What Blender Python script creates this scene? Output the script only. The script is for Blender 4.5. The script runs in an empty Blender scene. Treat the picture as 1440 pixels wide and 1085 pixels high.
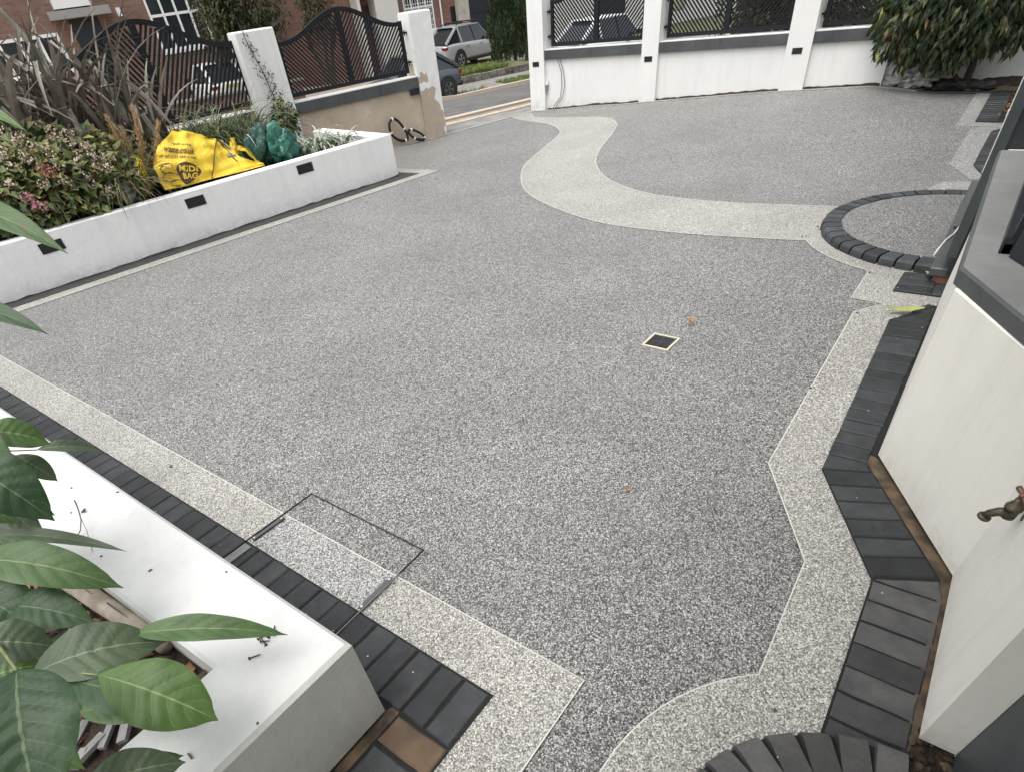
import bpy, bmesh, math, random
from mathutils import Vector, Matrix
random.seed(7)
rnd = random.random
def ru(a, b): return a + (b - a) * random.random()
scene = bpy.context.scene
col = scene.collection
# ------------------------------------------------------------------ camera
# world frame: +x runs along the house front away from the camera, +y out over the drive, z up
F_PX, CX, CY, EYE = 781.36, 699.04, 761.9, 1.6
RC = Matrix(((0.59417845, -0.61317659, 0.52054437),
             (-0.79752765, -0.36512426, 0.4802436),
             (-0.10441075, -0.70049893, -0.70597426)))
cd = bpy.data.cameras.new('camera'); cam = bpy.data.objects.new('camera', cd); col.objects.link(cam)
cd.sensor_fit = 'HORIZONTAL'; cd.sensor_width = 36.0
cd.lens = F_PX / 1440 * 36
cd.shift_x = (720 - CX) / 1440; cd.shift_y = (CY - 542.5) / 1440
cd.clip_start = 0.02; cd.clip_end = 500
rot = Matrix([[RC[i][0], -RC[i][1], -RC[i][2]] for i in range(3)])
cam.matrix_world = Matrix.Translation((0, 0, EYE)) @ rot.to_4x4()
scene.camera = cam
# ------------------------------------------------------------------ sky, sun, exposure
SUN_EL, SUN_AZ = math.radians(70), math.radians(172)   # azimuth counted from +x towards +y
w = bpy.data.worlds.new('World'); scene.world = w; w.use_nodes = True
wn = w.node_tree.nodes; wl = w.node_tree.links
bg = wn['Background']; sky = wn.new('ShaderNodeTexSky'); sky.sky_type = 'NISHITA'
sky.sun_disc = False; sky.sun_elevation = SUN_EL; sky.sun_rotation = math.pi / 2 - SUN_AZ
sky.air_density = 1.0; sky.dust_density = 4.0; sky.ozone_density = 1.0
hs = wn.new('ShaderNodeHueSaturation'); hs.inputs['Saturation'].default_value = 0.22
wl.new(sky.outputs[0], hs.inputs['Color']); wl.new(hs.outputs[0], bg.inputs['Color'])
bg.inputs['Strength'].default_value = 0.15
sd = bpy.data.lights.new('sun', 'SUN'); sun = bpy.data.objects.new('sun', sd); col.objects.link(sun)
sd.energy = .7; sd.angle = math.radians(60); sd.color = (1.0, 0.95, 0.88)
dv = Vector((math.cos(SUN_EL) * math.cos(SUN_AZ), math.cos(SUN_EL) * math.sin(SUN_AZ), math.sin(SUN_EL)))
sun.rotation_euler = dv.to_track_quat('Z', 'Y').to_euler()
scene.view_settings.view_transform = 'Standard'; scene.view_settings.look = 'None'
scene.view_settings.gamma = 1.0; scene.view_settings.use_curve_mapping = False
scene.view_settings.exposure = 0.98

# ------------------------------------------------------------------ placing helpers
def ray(px, py): return RC @ Vector((px - CX, py - CY, F_PX))
def at(px, py, z=0.0):                      # the point of height z seen at a picture position
    r = ray(px, py); return Vector((0, 0, EYE)) + r * ((z - EYE) / r.z)
def atd(px, py, d):                         # the point at depth d along the view
    return Vector((0, 0, EYE)) + ray(px, py) * (d / F_PX)
ST_S, ST_N, ST_0 = Vector((.94, -.34, 0)), Vector((.34, .94, 0)), Vector((7.95, 7.6, 0))
def street(a, b, z=0.0):                    # a along the street, b across it from the gate line
    p = ST_0 + ST_S * a + ST_N * b; p.z = z; return p
def sm(x): x = max(0, min(1, x)); return x * x * (3 - 2 * x)
BV = [(-9, .05), (0, .06), (1, .10), (1.65, .17), (2.8, .14), (3.1, .13), (4.8, .045), (5.2, .02), (6.0, 0), (99, 0)]
def hz(x, y):                               # height of the drive surface
    for (a, za), (b, zb) in zip(BV, BV[1:]):
        if a <= y <= b: B = za + (zb - za) * (y - a) / (b - a); break
    return sm((x - 6.6) / 3.4) * B - .055 * sm((x - 6.5) / 1.5) * sm((y - 5.6) / 1.3)
def hs_(a, b):                              # height of the street ground
    return sm(b / 15) * (-1.5 + .08 * max(0, 9 - a)) - .055 * (1 - sm(b / 3))

# ------------------------------------------------------------------ materials
def newmat(name):
    m = bpy.data.materials.new(name); m.use_nodes = True
    nt = m.node_tree; return m, nt, nt.nodes, nt.links, nt.nodes['Principled BSDF']
def coord(n, l, scale=1.0):
    g = n.new('ShaderNodeNewGeometry'); return g.outputs['Position']
def simple(name, c, rough=.6, c2=None, scale=8, detail=6, bump=0, bscale=60, metal=0, spec=.5, rand=0, lo=.35, hi=.65, coords='world', bdist=.004):
    m, nt, n, l, b = newmat(name)
    b.inputs['Roughness'].default_value = rough; b.inputs['Metallic'].default_value = metal
    b.inputs['Specular IOR Level'].default_value = spec
    if coords == 'world': co = n.new('ShaderNodeNewGeometry').outputs['Position']
    else: co = n.new('ShaderNodeTexCoord').outputs['Object']
    c4 = (*c, 1); b.inputs['Base Color'].default_value = c4
    out = None
    if c2:
        t = n.new('ShaderNodeTexNoise'); t.inputs['Scale'].default_value = scale; t.inputs['Detail'].default_value = detail
        l.new(co, t.inputs['Vector'])
        r = n.new('ShaderNodeValToRGB'); r.color_ramp.elements[0].position = lo; r.color_ramp.elements[1].position = hi
        r.color_ramp.elements[0].color = c4; r.color_ramp.elements[1].color = (*c2, 1)
        l.new(t.outputs['Fac'], r.inputs['Fac']); out = r.outputs['Color']
    if rand:
        oi = n.new('ShaderNodeObjectInfo'); mp = n.new('ShaderNodeMapRange')
        mp.inputs[3].default_value = 1 - rand; mp.inputs[4].default_value = 1 + rand
        l.new(oi.outputs['Random'], mp.inputs[0])
        h = n.new('ShaderNodeHueSaturation'); l.new(mp.outputs[0], h.inputs['Value'])
        if out: l.new(out, h.inputs['Color'])
        else: h.inputs['Color'].default_value = c4
        out = h.outputs['Color']
    if out: l.new(out, b.inputs['Base Color'])
    if bump:
        t2 = n.new('ShaderNodeTexNoise'); t2.inputs['Scale'].default_value = bscale; t2.inputs['Detail'].default_value = 5
        l.new(co, t2.inputs['Vector'])
        bp = n.new('ShaderNodeBump'); bp.inputs['Strength'].default_value = bump; bp.inputs['Distance'].default_value = bdist
        l.new(t2.outputs['Fac'], bp.inputs['Height']); l.new(bp.outputs[0], b.inputs['Normal'])
    return m
def resin(name, stops, scale=185):
    m, nt, n, l, b = newmat(name)
    co = n.new('ShaderNodeNewGeometry').outputs['Position']
    v = n.new('ShaderNodeTexVoronoi'); v.inputs['Scale'].default_value = scale; l.new(co, v.inputs['Vector'])
    s = n.new('ShaderNodeSeparateColor'); l.new(v.outputs['Color'], s.inputs[0])
    r = n.new('ShaderNodeValToRGB'); r.color_ramp.interpolation = 'CONSTANT'
    e = r.color_ramp.elements
    while len(e) < len(stops): e.new(.5)
    for i, (p, c) in enumerate(stops): e[i].position = p; e[i].color = (*c, 1)
    l.new(s.outputs[0], r.inputs['Fac'])
    # gaps between the stones are dark pores
    mr = n.new('ShaderNodeMapRange'); mr.inputs[1].default_value = .42; mr.inputs[2].default_value = .75
    mr.inputs[3].default_value = 1.0; mr.inputs[4].default_value = .5; l.new(v.outputs['Distance'], mr.inputs[0])
    big = n.new('ShaderNodeTexNoise'); big.inputs['Scale'].default_value = 1.3; big.inputs['Detail'].default_value = 8; big.inputs['Roughness'].default_value = .65; l.new(co, big.inputs['Vector'])
    mb = n.new('ShaderNodeMapRange'); mb.inputs[1].default_value = .3; mb.inputs[2].default_value = .7; mb.inputs[3].default_value = .86; mb.inputs[4].default_value = 1.13; l.new(big.outputs['Fac'], mb.inputs[0])
    mu = n.new('ShaderNodeMath'); mu.operation = 'MULTIPLY'; l.new(mr.outputs[0], mu.inputs[0]); l.new(mb.outputs[0], mu.inputs[1])
    h = n.new('ShaderNodeHueSaturation'); l.new(r.outputs[0], h.inputs['Color']); l.new(mu.outputs[0], h.inputs['Value'])
    l.new(h.outputs[0], b.inputs['Base Color'])
    bp = n.new('ShaderNodeBump'); bp.invert = True; bp.inputs['Strength'].default_value = .8; bp.inputs['Distance'].default_value = .003
    l.new(v.outputs['Distance'], bp.inputs['Height']); l.new(bp.outputs[0], b.inputs['Normal'])
    b.inputs['Roughness'].default_value = .38; b.inputs['Specular IOR Level'].default_value = .6
    return m
M = {}
M['resin'] = resin('grey_resin_gravel', [(0, (.032, .032, .031)), (.18, (.09, .089, .086)), (.36, (.185, .183, .175)), (.56, (.30, .297, .283)), (.74, (.45, .446, .425)), (.89, (.62, .615, .585))], 228)
M['resin_lt'] = resin('cream_resin_gravel', [(0, (.15, .145, .125)), (.13, (.27, .26, .23)), (.34, (.39, .38, .34)), (.56, (.51, .50, .45)), (.78, (.62, .61, .56)), (.9, (.74, .73, .68))], 210)
M['resin_grey'] = resin('pale_grey_resin_gravel', [(0, (.10, .10, .10)), (.16, (.21, .21, .205)), (.36, (.34, .34, .325)), (.56, (.46, .46, .44)), (.78, (.58, .58, .555)), (.9, (.70, .70, .67))], 198)
M['line'] = simple('pale_edging_trim', (.62, .61, .57), .5)
def paver_mat(name, c, c2):
    m, nt, n, l, b = newmat(name)
    tc = n.new('ShaderNodeNewGeometry').outputs['Position']
    t = n.new('ShaderNodeTexNoise'); t.inputs['Scale'].default_value = 9; t.inputs['Detail'].default_value = 9; t.inputs['Roughness'].default_value = .7; l.new(tc, t.inputs['Vector'])
    r = n.new('ShaderNodeValToRGB'); r.color_ramp.elements[0].position = .36; r.color_ramp.elements[1].position = .72
    r.color_ramp.elements[0].color = (*c, 1); r.color_ramp.elements[1].color = (*c2, 1); l.new(t.outputs['Fac'], r.inputs['Fac'])
    oi = n.new('ShaderNodeObjectInfo'); mp = n.new('ShaderNodeMapRange'); mp.inputs[3].default_value = .65; mp.inputs[4].default_value = 1.85; l.new(oi.outputs['Random'], mp.inputs[0])
    h = n.new('ShaderNodeHueSaturation'); l.new(r.outputs[0], h.inputs['Color']); l.new(mp.outputs[0], h.inputs['Value'])
    v = n.new('ShaderNodeTexVoronoi'); v.inputs['Scale'].default_value = 26; l.new(tc, v.inputs['Vector'])      # stray grains of pale stone
    lt = n.new('ShaderNodeMath'); lt.operation = 'LESS_THAN'; lt.inputs[1].default_value = .085; l.new(v.outputs['Distance'], lt.inputs[0])
    s = n.new('ShaderNodeSeparateColor'); l.new(v.outputs['Color'], s.inputs[0])
    gt = n.new('ShaderNodeMath'); gt.operation = 'GREATER_THAN'; gt.inputs[1].default_value = .80; l.new(s.outputs[0], gt.inputs[0])
    mm = n.new('ShaderNodeMath'); mm.operation = 'MULTIPLY'; l.new(lt.outputs[0], mm.inputs[0]); l.new(gt.outputs[0], mm.inputs[1])
    mx = n.new('ShaderNodeMix'); mx.data_type = 'RGBA'; l.new(mm.outputs[0], mx.inputs[0]); l.new(h.outputs[0], mx.inputs[6]); mx.inputs[7].default_value = (.55, .53, .5, 1)
    sc = n.new('ShaderNodeTexNoise'); sc.inputs['Scale'].default_value = 3.2; sc.inputs['Detail'].default_value = 10; sc.inputs['Roughness'].default_value = .75; sc.inputs['Distortion'].default_value = 1.5; l.new(tc, sc.inputs['Vector'])
    sr = n.new('ShaderNodeMapRange'); sr.inputs[1].default_value = .56; sr.inputs[2].default_value = .78; sr.inputs[4].default_value = .5; l.new(sc.outputs['Fac'], sr.inputs[0])
    m2 = n.new('ShaderNodeMix'); m2.data_type = 'RGBA'; l.new(sr.outputs[0], m2.inputs[0]); l.new(mx.outputs[2], m2.inputs[6]); m2.inputs[7].default_value = (.10, .097, .09, 1)
    l.new(m2.outputs[2], b.inputs['Base Color'])
    t2 = n.new('ShaderNodeTexNoise'); t2.inputs['Scale'].default_value = 170; t2.inputs['Detail'].default_value = 4; l.new(tc, t2.inputs['Vector'])
    bp = n.new('ShaderNodeBump'); bp.inputs['Strength'].default_value = .6; bp.inputs['Distance'].default_value = .0025; l.new(t2.outputs['Fac'], bp.inputs['Height']); l.new(bp.outputs[0], b.inputs['Normal'])
    b.inputs['Roughness'].default_value = .62
    return m
M['paver'] = paver_mat('charcoal_block', (.012, .0135, .0145), (.030, .033, .035))
M['paver_old'] = paver_mat('dusty_charcoal_block', (.034, .034, .035), (.068, .067, .064))
M['step_old'] = paver_mat('worn_grey_step_block', (.050, .050, .049), (.105, .102, .096))
M['kerb'] = paver_mat('charcoal_kerb_block', (.020, .0225, .025), (.042, .046, .050))
M['joint'] = simple('dark_joint_sand', (.012, .012, .012), .9)
M['mortar'] = simple('dirty_mortar_bed', (.14, .095, .055), .9, (.045, .034, .024), scale=16, bump=.7, bscale=50)
def plaster(name, c, c2, rough=.75, bscale=45, bump=.35, dirt=None, dscale=2.5, dlo=.55, dhi=.75):
    m, nt, n, l, b = newmat(name)
    tc = n.new('ShaderNodeNewGeometry').outputs['Position']
    t = n.new('ShaderNodeTexNoise'); t.inputs['Scale'].default_value = 2.2; t.inputs['Detail'].default_value = 10; t.inputs['Roughness'].default_value = .7; l.new(tc, t.inputs['Vector'])
    r = n.new('ShaderNodeValToRGB'); r.color_ramp.elements[0].position = .3; r.color_ramp.elements[1].position = .7
    r.color_ramp.elements[0].color = (*c, 1); r.color_ramp.elements[1].color = (*c2, 1); l.new(t.outputs['Fac'], r.inputs['Fac'])
    out = r.outputs[0]
    if dirt:
        d = n.new('ShaderNodeTexNoise'); d.inputs['Scale'].default_value = dscale; d.inputs['Detail'].default_value = 12; d.inputs['Roughness'].default_value = .8; d.inputs['Distortion'].default_value = .6; l.new(tc, d.inputs['Vector'])
        dr = n.new('ShaderNodeMapRange'); dr.inputs[1].default_value = dlo; dr.inputs[2].default_value = dhi; dr.inputs[4].default_value = .8; l.new(d.outputs['Fac'], dr.inputs[0])
        mx = n.new('ShaderNodeMix'); mx.data_type = 'RGBA'; l.new(dr.outputs[0], mx.inputs[0]); l.new(out, mx.inputs[6]); mx.inputs[7].default_value = (*dirt, 1); out = mx.outputs[2]
    mpg = n.new('ShaderNodeMapping'); mpg.inputs['Scale'].default_value = (11, 11, .9); l.new(tc, mpg.inputs[0]); stn = n.new('ShaderNodeTexNoise'); stn.inputs['Scale'].default_value = 1; stn.inputs['Detail'].default_value = 6; stn.inputs['Roughness'].default_value = .65; l.new(mpg.outputs[0], stn.inputs['Vector'])
    smr = n.new('ShaderNodeMapRange'); smr.inputs[1].default_value = .5; smr.inputs[2].default_value = .78; smr.inputs[3].default_value = 1; smr.inputs[4].default_value = .90; l.new(stn.outputs['Fac'], smr.inputs[0])
    hsv = n.new('ShaderNodeHueSaturation'); l.new(out, hsv.inputs['Color']); l.new(smr.outputs[0], hsv.inputs['Value']); out = hsv.outputs[0]
    if dirt:
        sz = n.new('ShaderNodeSeparateXYZ'); l.new(tc, sz.inputs[0]); zr_ = n.new('ShaderNodeMapRange'); zr_.inputs[1].default_value = .13; zr_.inputs[2].default_value = .0; l.new(sz.outputs[2], zr_.inputs[0])
        sn = n.new('ShaderNodeTexNoise'); sn.inputs['Scale'].default_value = 14; sn.inputs['Detail'].default_value = 8; sn.inputs['Roughness'].default_value = .75; l.new(tc, sn.inputs['Vector'])
        sr_ = n.new('ShaderNodeMapRange'); sr_.inputs[1].default_value = .42; sr_.inputs[2].default_value = .70; sr_.inputs[4].default_value = .6; l.new(sn.outputs['Fac'], sr_.inputs[0])
        sm2 = n.new('ShaderNodeMath'); sm2.operation = 'MULTIPLY'; l.new(zr_.outputs[0], sm2.inputs[0]); l.new(sr_.outputs[0], sm2.inputs[1])
        mz = n.new('ShaderNodeMix'); mz.data_type = 'RGBA'; l.new(sm2.outputs[0], mz.inputs[0]); l.new(out, mz.inputs[6]); mz.inputs[7].default_value = (dirt[0] * .7, dirt[1] * .68, dirt[2] * .62, 1); out = mz.outputs[2]
    l.new(out, b.inputs['Base Color'])
    t2 = n.new('ShaderNodeTexNoise'); t2.inputs['Scale'].default_value = bscale; t2.inputs['Detail'].default_value = 6; l.new(tc, t2.inputs['Vector'])
    t3 = n.new('ShaderNodeTexNoise'); t3.inputs['Scale'].default_value = 7; t3.inputs['Detail'].default_value = 3; t3.inputs['Distortion'].default_value = 1; l.new(tc, t3.inputs['Vector'])
    ad = n.new('ShaderNodeMath'); ad.operation = 'MULTIPLY_ADD'; ad.inputs[1].default_value = 1.1; l.new(t3.outputs['Fac'], ad.inputs[0]); l.new(t2.outputs['Fac'], ad.inputs[2])
    bp = n.new('ShaderNodeBump'); bp.inputs['Strength'].default_value = bump; bp.inputs['Distance'].default_value = .006; l.new(ad.outputs[0], bp.inputs['Height']); l.new(bp.outputs[0], b.inputs['Normal'])
    b.inputs['Roughness'].default_value = rough
    return m
M['white'] = plaster('white_painted_render', (.53, .54, .525), (.62, .63, .61), dirt=(.45, .43, .38), dscale=5, dlo=.62, dhi=.95)
M['white_lit'] = plaster('lit_white_render', (.76, .765, .76), (.83, .83, .82), dirt=(.45, .43, .38), dscale=5, dlo=.62, dhi=.95, bscale=25, bump=.5)  # same white paint, colour lightened so the far planter's shaded face reads lit
M['cream'] = plaster('cream_painted_render', (.75, .725, .65), (.82, .795, .72), bscale=130, bump=.25, dirt=(.5, .46, .38), dscale=9, dlo=.66, dhi=.95)
M['fence_white'] = plaster('white_wall_paint', (.69, .69, .67), (.76, .76, .735), bscale=30, bump=.15, dirt=(.45, .42, .36), dscale=1.6, dlo=.6, dhi=.95)
M['render_raw'] = plaster('bare_stained_render', (.42, .34, .255), (.55, .47, .37), bscale=25, bump=.2, dirt=(.33, .26, .19), dscale=1.2, dlo=.45, dhi=.7)
M['slate'] = plaster('dark_slate_coping', (.035, .04, .042), (.085, .09, .09), rough=.55, bscale=20, bump=.5, dirt=(.16, .16, .14), dscale=5, dlo=.55, dhi=.85)
M['stone_sill'] = plaster('grey_stone_sill', (.20, .20, .195), (.31, .31, .30), rough=.45, bscale=40, bump=.2, dirt=(.17, .17, .165), dscale=5, dlo=.5, dhi=.8)
M['sill_edge'] = plaster('dark_honed_sill_edge', (.05, .055, .055), (.10, .105, .10), rough=.4, bscale=40, bump=.2)
M['anth'] = simple('anthracite_frame', (.014, .017, .021), .45)
M['door'] = simple('dark_green_grey_door', (.035, .044, .045), .5, (.055, .064, .064), scale=5)
M['steel'] = simple('black_powder_coated_steel', (.008, .010, .013), .6, spec=.25)
M['glass'] = simple('dark_window_glass', (.02, .026, .03), .06, spec=.8)
M['black'] = simple('black_plastic', (.008, .008, .009), .55)
M['black_light'] = simple('black_brick_light', (.018, .02, .022), .25)
M['whitepl'] = simple('white_plastic', (.75, .75, .73), .4)
M['brick'] = None
M['soil'] = simple('dark_soil', (.018, .013, .010), .95, (.055, .035, .022), scale=26, bump=1, bscale=70, bdist=.02)
M['asphalt'] = simple('worn_asphalt', (.085, .082, .08), .85, (.13, .125, .12), scale=3, bump=.5, bscale=90)
M['pavement'] = simple('grey_pavement', (.17, .165, .155), .85, (.25, .24, .225), scale=3)
M['kerbstone'] = simple('pale_kerbstone', (.42, .38, .33), .8, (.52, .40, .30), scale=3)
M['yellow_line'] = simple('faded_yellow_paint', (.55, .42, .28), .85, (.36, .31, .25), scale=12)
M['grass'] = simple('grass_blade', (.10, .17, .03), .6, (.20, .26, .07), scale=3, rand=0)
M['earth'] = simple('grassy_earth', (.07, .09, .03), .95, (.15, .13, .07), scale=2.5)
M['concrete'] = simple('old_concrete', (.22, .20, .17), .9, (.32, .30, .26), scale=4, bump=.4)
M['rust'] = simple('rusty_screw', (.12, .055, .03), .55, (.05, .03, .025), scale=200, metal=.5)
M['brass'] = simple('tarnished_brass', (.07, .062, .045), .5, (.13, .11, .075), scale=60, metal=.75, bump=.3, bscale=200, bdist=.001)
M['copper'] = simple('reddish_tap_handle', (.24, .12, .085), .45, (.13, .09, .07), scale=90, metal=.6)
M['metal_dark'] = simple('galvanised_strip', (.12, .125, .13), .4, metal=.6)
M['metal_lt'] = simple('bright_steel', (.55, .55, .55), .3, metal=.9)
M['wood'] = simple('weathered_timber', (.50, .44, .36), .8, (.30, .25, .19), scale=14, bump=.4)
M['twig'] = simple('brown_twig', (.10, .07, .05), .8)
M['slatebit'] = simple('grey_slate_chip', (.15, .15, .15), .7, (.25, .25, .24), scale=20)
M['dryleaf'] = simple('dry_brown_leaf', (.17, .07, .035), .8, (.30, .14, .06), scale=30)
M['ygleaf'] = simple('yellow_green_leaf', (.25, .30, .07), .6, (.36, .38, .12), scale=30)
def brick(name, c1, c2, mortar, ang):
    m, nt, n, l, b = newmat(name)
    g = n.new('ShaderNodeNewGeometry').outputs['Position']
    mp = n.new('ShaderNodeVectorRotate'); mp.rotation_type = 'Z_AXIS'; mp.inputs['Angle'].default_value = ang; l.new(g, mp.inputs[0])
    s = n.new('ShaderNodeSeparateXYZ'); l.new(mp.outputs[0], s.inputs[0]); c = n.new('ShaderNodeCombineXYZ')
    ad = n.new('ShaderNodeMath'); l.new(s.outputs[0], ad.inputs[0]); l.new(s.outputs[1], ad.inputs[1])
    l.new(ad.outputs[0], c.inputs[0]); l.new(s.outputs[2], c.inputs[1])
    k = n.new('ShaderNodeTexBrick'); k.inputs['Scale'].default_value = 1; k.inputs['Brick Width'].default_value = .235; k.inputs['Row Height'].default_value = .08; k.inputs['Mortar Size'].default_value = .007
    k.inputs['Color1'].default_value = (*c1, 1); k.inputs['Color2'].default_value = (*c2, 1); k.inputs['Mortar'].default_value = (*mortar, 1)
    l.new(c.outputs[0], k.inputs['Vector'])
    t = n.new('ShaderNodeTexNoise'); t.inputs['Scale'].default_value = 1.5; t.inputs['Detail'].default_value = 8; l.new(g, t.inputs['Vector'])
    q = n.new('ShaderNodeMapRange'); q.inputs[3].default_value = .65; q.inputs[4].default_value = 1.35; l.new(t.outputs['Fac'], q.inputs[0])
    h = n.new('ShaderNodeHueSaturation'); l.new(k.outputs[0], h.inputs['Color']); l.new(q.outputs[0], h.inputs['Value']); l.new(h.outputs[0], b.inputs['Base Color'])
    bp = n.new('ShaderNodeBump'); bp.inputs['Distance'].default_value = .01; bp.invert = True; l.new(k.outputs['Fac'], bp.inputs['Height']); l.new(bp.outputs[0], b.inputs['Normal'])
    b.inputs['Roughness'].default_value = .85
    return m
SA = math.atan2(-.34, .94)
M['brick'] = brick('brown_brick', (.16, .085, .06), (.22, .125, .09), (.20, .17, .145), -SA)
M['brick_red'] = brick('red_brick', (.18, .085, .062), (.235, .115, .085), (.24, .20, .175), -SA)

# ------------------------------------------------------------------ mesh helpers
class MB:
    def __init__(s): s.v = []; s.f = []; s.mi = []; s.uv = []
    def add(s, vs, fs, mi=0):
        o = len(s.v); s.v += [Vector(x) for x in vs]
        for f in fs: s.f.append([o + i for i in f]); s.mi.append(mi)
        return s
    def box(s, c, size, rz=0, mi=0, tilt=None):
        hx, hy, hzz = size[0] / 2, size[1] / 2, size[2] / 2
        R = Matrix.Rotation(rz, 3, 'Z')
        if tilt: R = R @ tilt
        vs = [Vector(c) + R @ Vector((x * hx, y * hy, z * hzz)) for z in (-1, 1) for x, y in ((-1, -1), (1, -1), (1, 1), (-1, 1))]
        return s.add(vs, [(3, 2, 1, 0), (4, 5, 6, 7), (0, 1, 5, 4), (1, 2, 6, 5), (2, 3, 7, 6), (3, 0, 4, 7)], mi)
    def prism(s, poly, z0, z1, mi=0):
        n = len(poly); vs = [(p[0], p[1], z0) for p in poly] + [(p[0], p[1], z1) for p in poly]
        a = sum(poly[i][0] * poly[(i + 1) % n][1] - poly[(i + 1) % n][0] * poly[i][1] for i in range(n))
        fs = [tuple(range(n - 1, -1, -1)), tuple(range(n, 2 * n))] + [(i, (i + 1) % n, (i + 1) % n + n, i + n) for i in range(n)]
        if a < 0: fs = [tuple(reversed(f)) for f in fs]
        return s.add(vs, fs, mi)
    def tube(s, pts, r, n=8, mi=0, caps=True):
        pts = [Vector(p) for p in pts]; rs = r if isinstance(r, (list, tuple)) else [r] * len(pts)
        o = len(s.v); up = None
        for i, p in enumerate(pts):
            t = (pts[min(i + 1, len(pts) - 1)] - pts[max(i - 1, 0)]).normalized()
            if up is None: up = t.orthogonal().normalized()
            up = (up - t * up.dot(t)).normalized(); sd_ = t.cross(up)
            for k in range(n):
                a = 2 * math.pi * k / n; s.v.append(p + (up * math.cos(a) + sd_ * math.sin(a)) * rs[i])
        for i in range(len(pts) - 1):
            for k in range(n):
                a = o + i * n + k; b = o + i * n + (k + 1) % n; s.f.append([a, b, b + n, a + n]); s.mi.append(mi)
        if caps:
            s.f.append([o + k for k in range(n - 1, -1, -1)]); s.mi.append(mi)
            e = o + (len(pts) - 1) * n; s.f.append([e + k for k in range(n)]); s.mi.append(mi)
        return s
    def lathe(s, prof, mat4, n=20, mi=0):           # prof: (radius, height) along local z
        o = len(s.v)
        for r, z in prof:
            for k in range(n):
                a = 2 * math.pi * k / n; s.v.append(mat4 @ Vector((r * math.cos(a), r * math.sin(a), z)))
        for i in range(len(prof) - 1):
            for k in range(n):
                a = o + i * n + k; b = o + i * n + (k + 1) % n; s.f.append([a, b, b + n, a + n]); s.mi.append(mi)
        s.f.append([o + k for k in range(n - 1, -1, -1)]); s.mi.append(mi)
        e = o + (len(prof) - 1) * n; s.f.append([e + k for k in range(n)]); s.mi.append(mi)
        return s
    def ribbon(s, pts, w, side, mi=0, fold=.25):      # flat blade with a shallow keel
        pts = [Vector(p) for p in pts]; o = len(s.v)
        for i, p in enumerate(pts):
            ww = w[i] if isinstance(w, (list, tuple)) else w
            t = (pts[min(i + 1, len(pts) - 1)] - pts[max(i - 1, 0)]).normalized()
            sd_ = (side - t * side.dot(t)).normalized(); nn = t.cross(sd_)
            s.v += [p - sd_ * ww / 2 + nn * ww * fold, p, p + sd_ * ww / 2 + nn * ww * fold]
        for i in range(len(pts) - 1):
            a = o + i * 3; s.f += [[a, a + 1, a + 4, a + 3], [a + 1, a + 2, a + 5, a + 4]]; s.mi += [mi, mi]
        return s
    def build(s, name, mat, parent=None, smooth=False, uv=None):
        me = bpy.data.meshes.new(name); me.from_pydata([tuple(v) for v in s.v], [], s.f)
        mats = mat if isinstance(mat, (list, tuple)) else [mat]
        for m in mats: me.materials.append(m)
        if len(mats) > 1: me.polygons.foreach_set('material_index', s.mi)
        if smooth: me.polygons.foreach_set('use_smooth', [True] * len(me.polygons))
        if uv:
            ul = me.uv_layers.new(name='UVMap')
            for lp in me.loops: ul.data[lp.index].uv = uv[lp.vertex_index]
        me.update(); o = bpy.data.objects.new(name, me); col.objects.link(o)
        if parent: o.parent = parent
        return o
def tag(o, label=None, cat=None, group=None, kind=None):
    if label: o['label'] = label
    if cat: o['category'] = cat
    if group: o['group'] = group
    if kind: o['kind'] = kind
    return o
def empty(name, label, cat, group=None, loc=(0, 0, 0)):
    o = bpy.data.objects.new(name, None); o.empty_display_size = .1; col.objects.link(o)
    return tag(o, label, cat, group)
# things are modelled in world space; rebase() puts the Empty at the thing's base afterwards
REB = []
def thing(name, label, cat, base, group=None):
    o = empty(name, label, cat, group); REB.append((o, Vector(base))); return o
def sheet(name, poly, zoff, mat, step=.25, parent=None, hfun=None, holes=()):
    bm = bmesh.new(); vs = [bm.verts.new((p[0], p[1], 0)) for p in poly]; bm.faces.new(vs)
    bmesh.ops.triangulate(bm, faces=bm.faces[:])
    xs = [p[0] for p in poly]; ys = [p[1] for p in poly]
    if step:
        for ax, lo, hi in ((0, min(xs), max(xs)), (1, min(ys), max(ys))):
            k = math.ceil(lo / step) * step
            while k < hi:
                no = (1, 0, 0) if ax == 0 else (0, 1, 0); co = (k, 0, 0) if ax == 0 else (0, k, 0)
                bmesh.ops.bisect_plane(bm, geom=bm.verts[:] + bm.edges[:] + bm.faces[:], plane_co=co, plane_no=no); k += step
    hf = hfun or hz
    for v in bm.verts: v.co.z = hf(v.co.x, v.co.y) + zoff
    bm.normal_update()
    for f in bm.faces:
        if f.normal.z < 0: f.normal_flip()
    if 0 < zoff < .05:                       # close the sides down to the layer below
        be = [e for e in bm.edges if len(e.link_faces) == 1]; low = {}
        for e in be:
            for v in e.verts:
                if v not in low: low[v] = bm.verts.new((v.co.x, v.co.y, v.co.z - zoff - .002))
        for e in be: a, b = e.verts; bm.faces.new((a, b, low[b], low[a]))
    me = bpy.data.meshes.new(name); bm.to_mesh(me); bm.free(); me.materials.append(mat)
    o = bpy.data.objects.new(name, me); col.objects.link(o)
    if parent: o.parent = parent
    return o
def V2(p): return Vector((p[0], p[1]))
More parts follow.
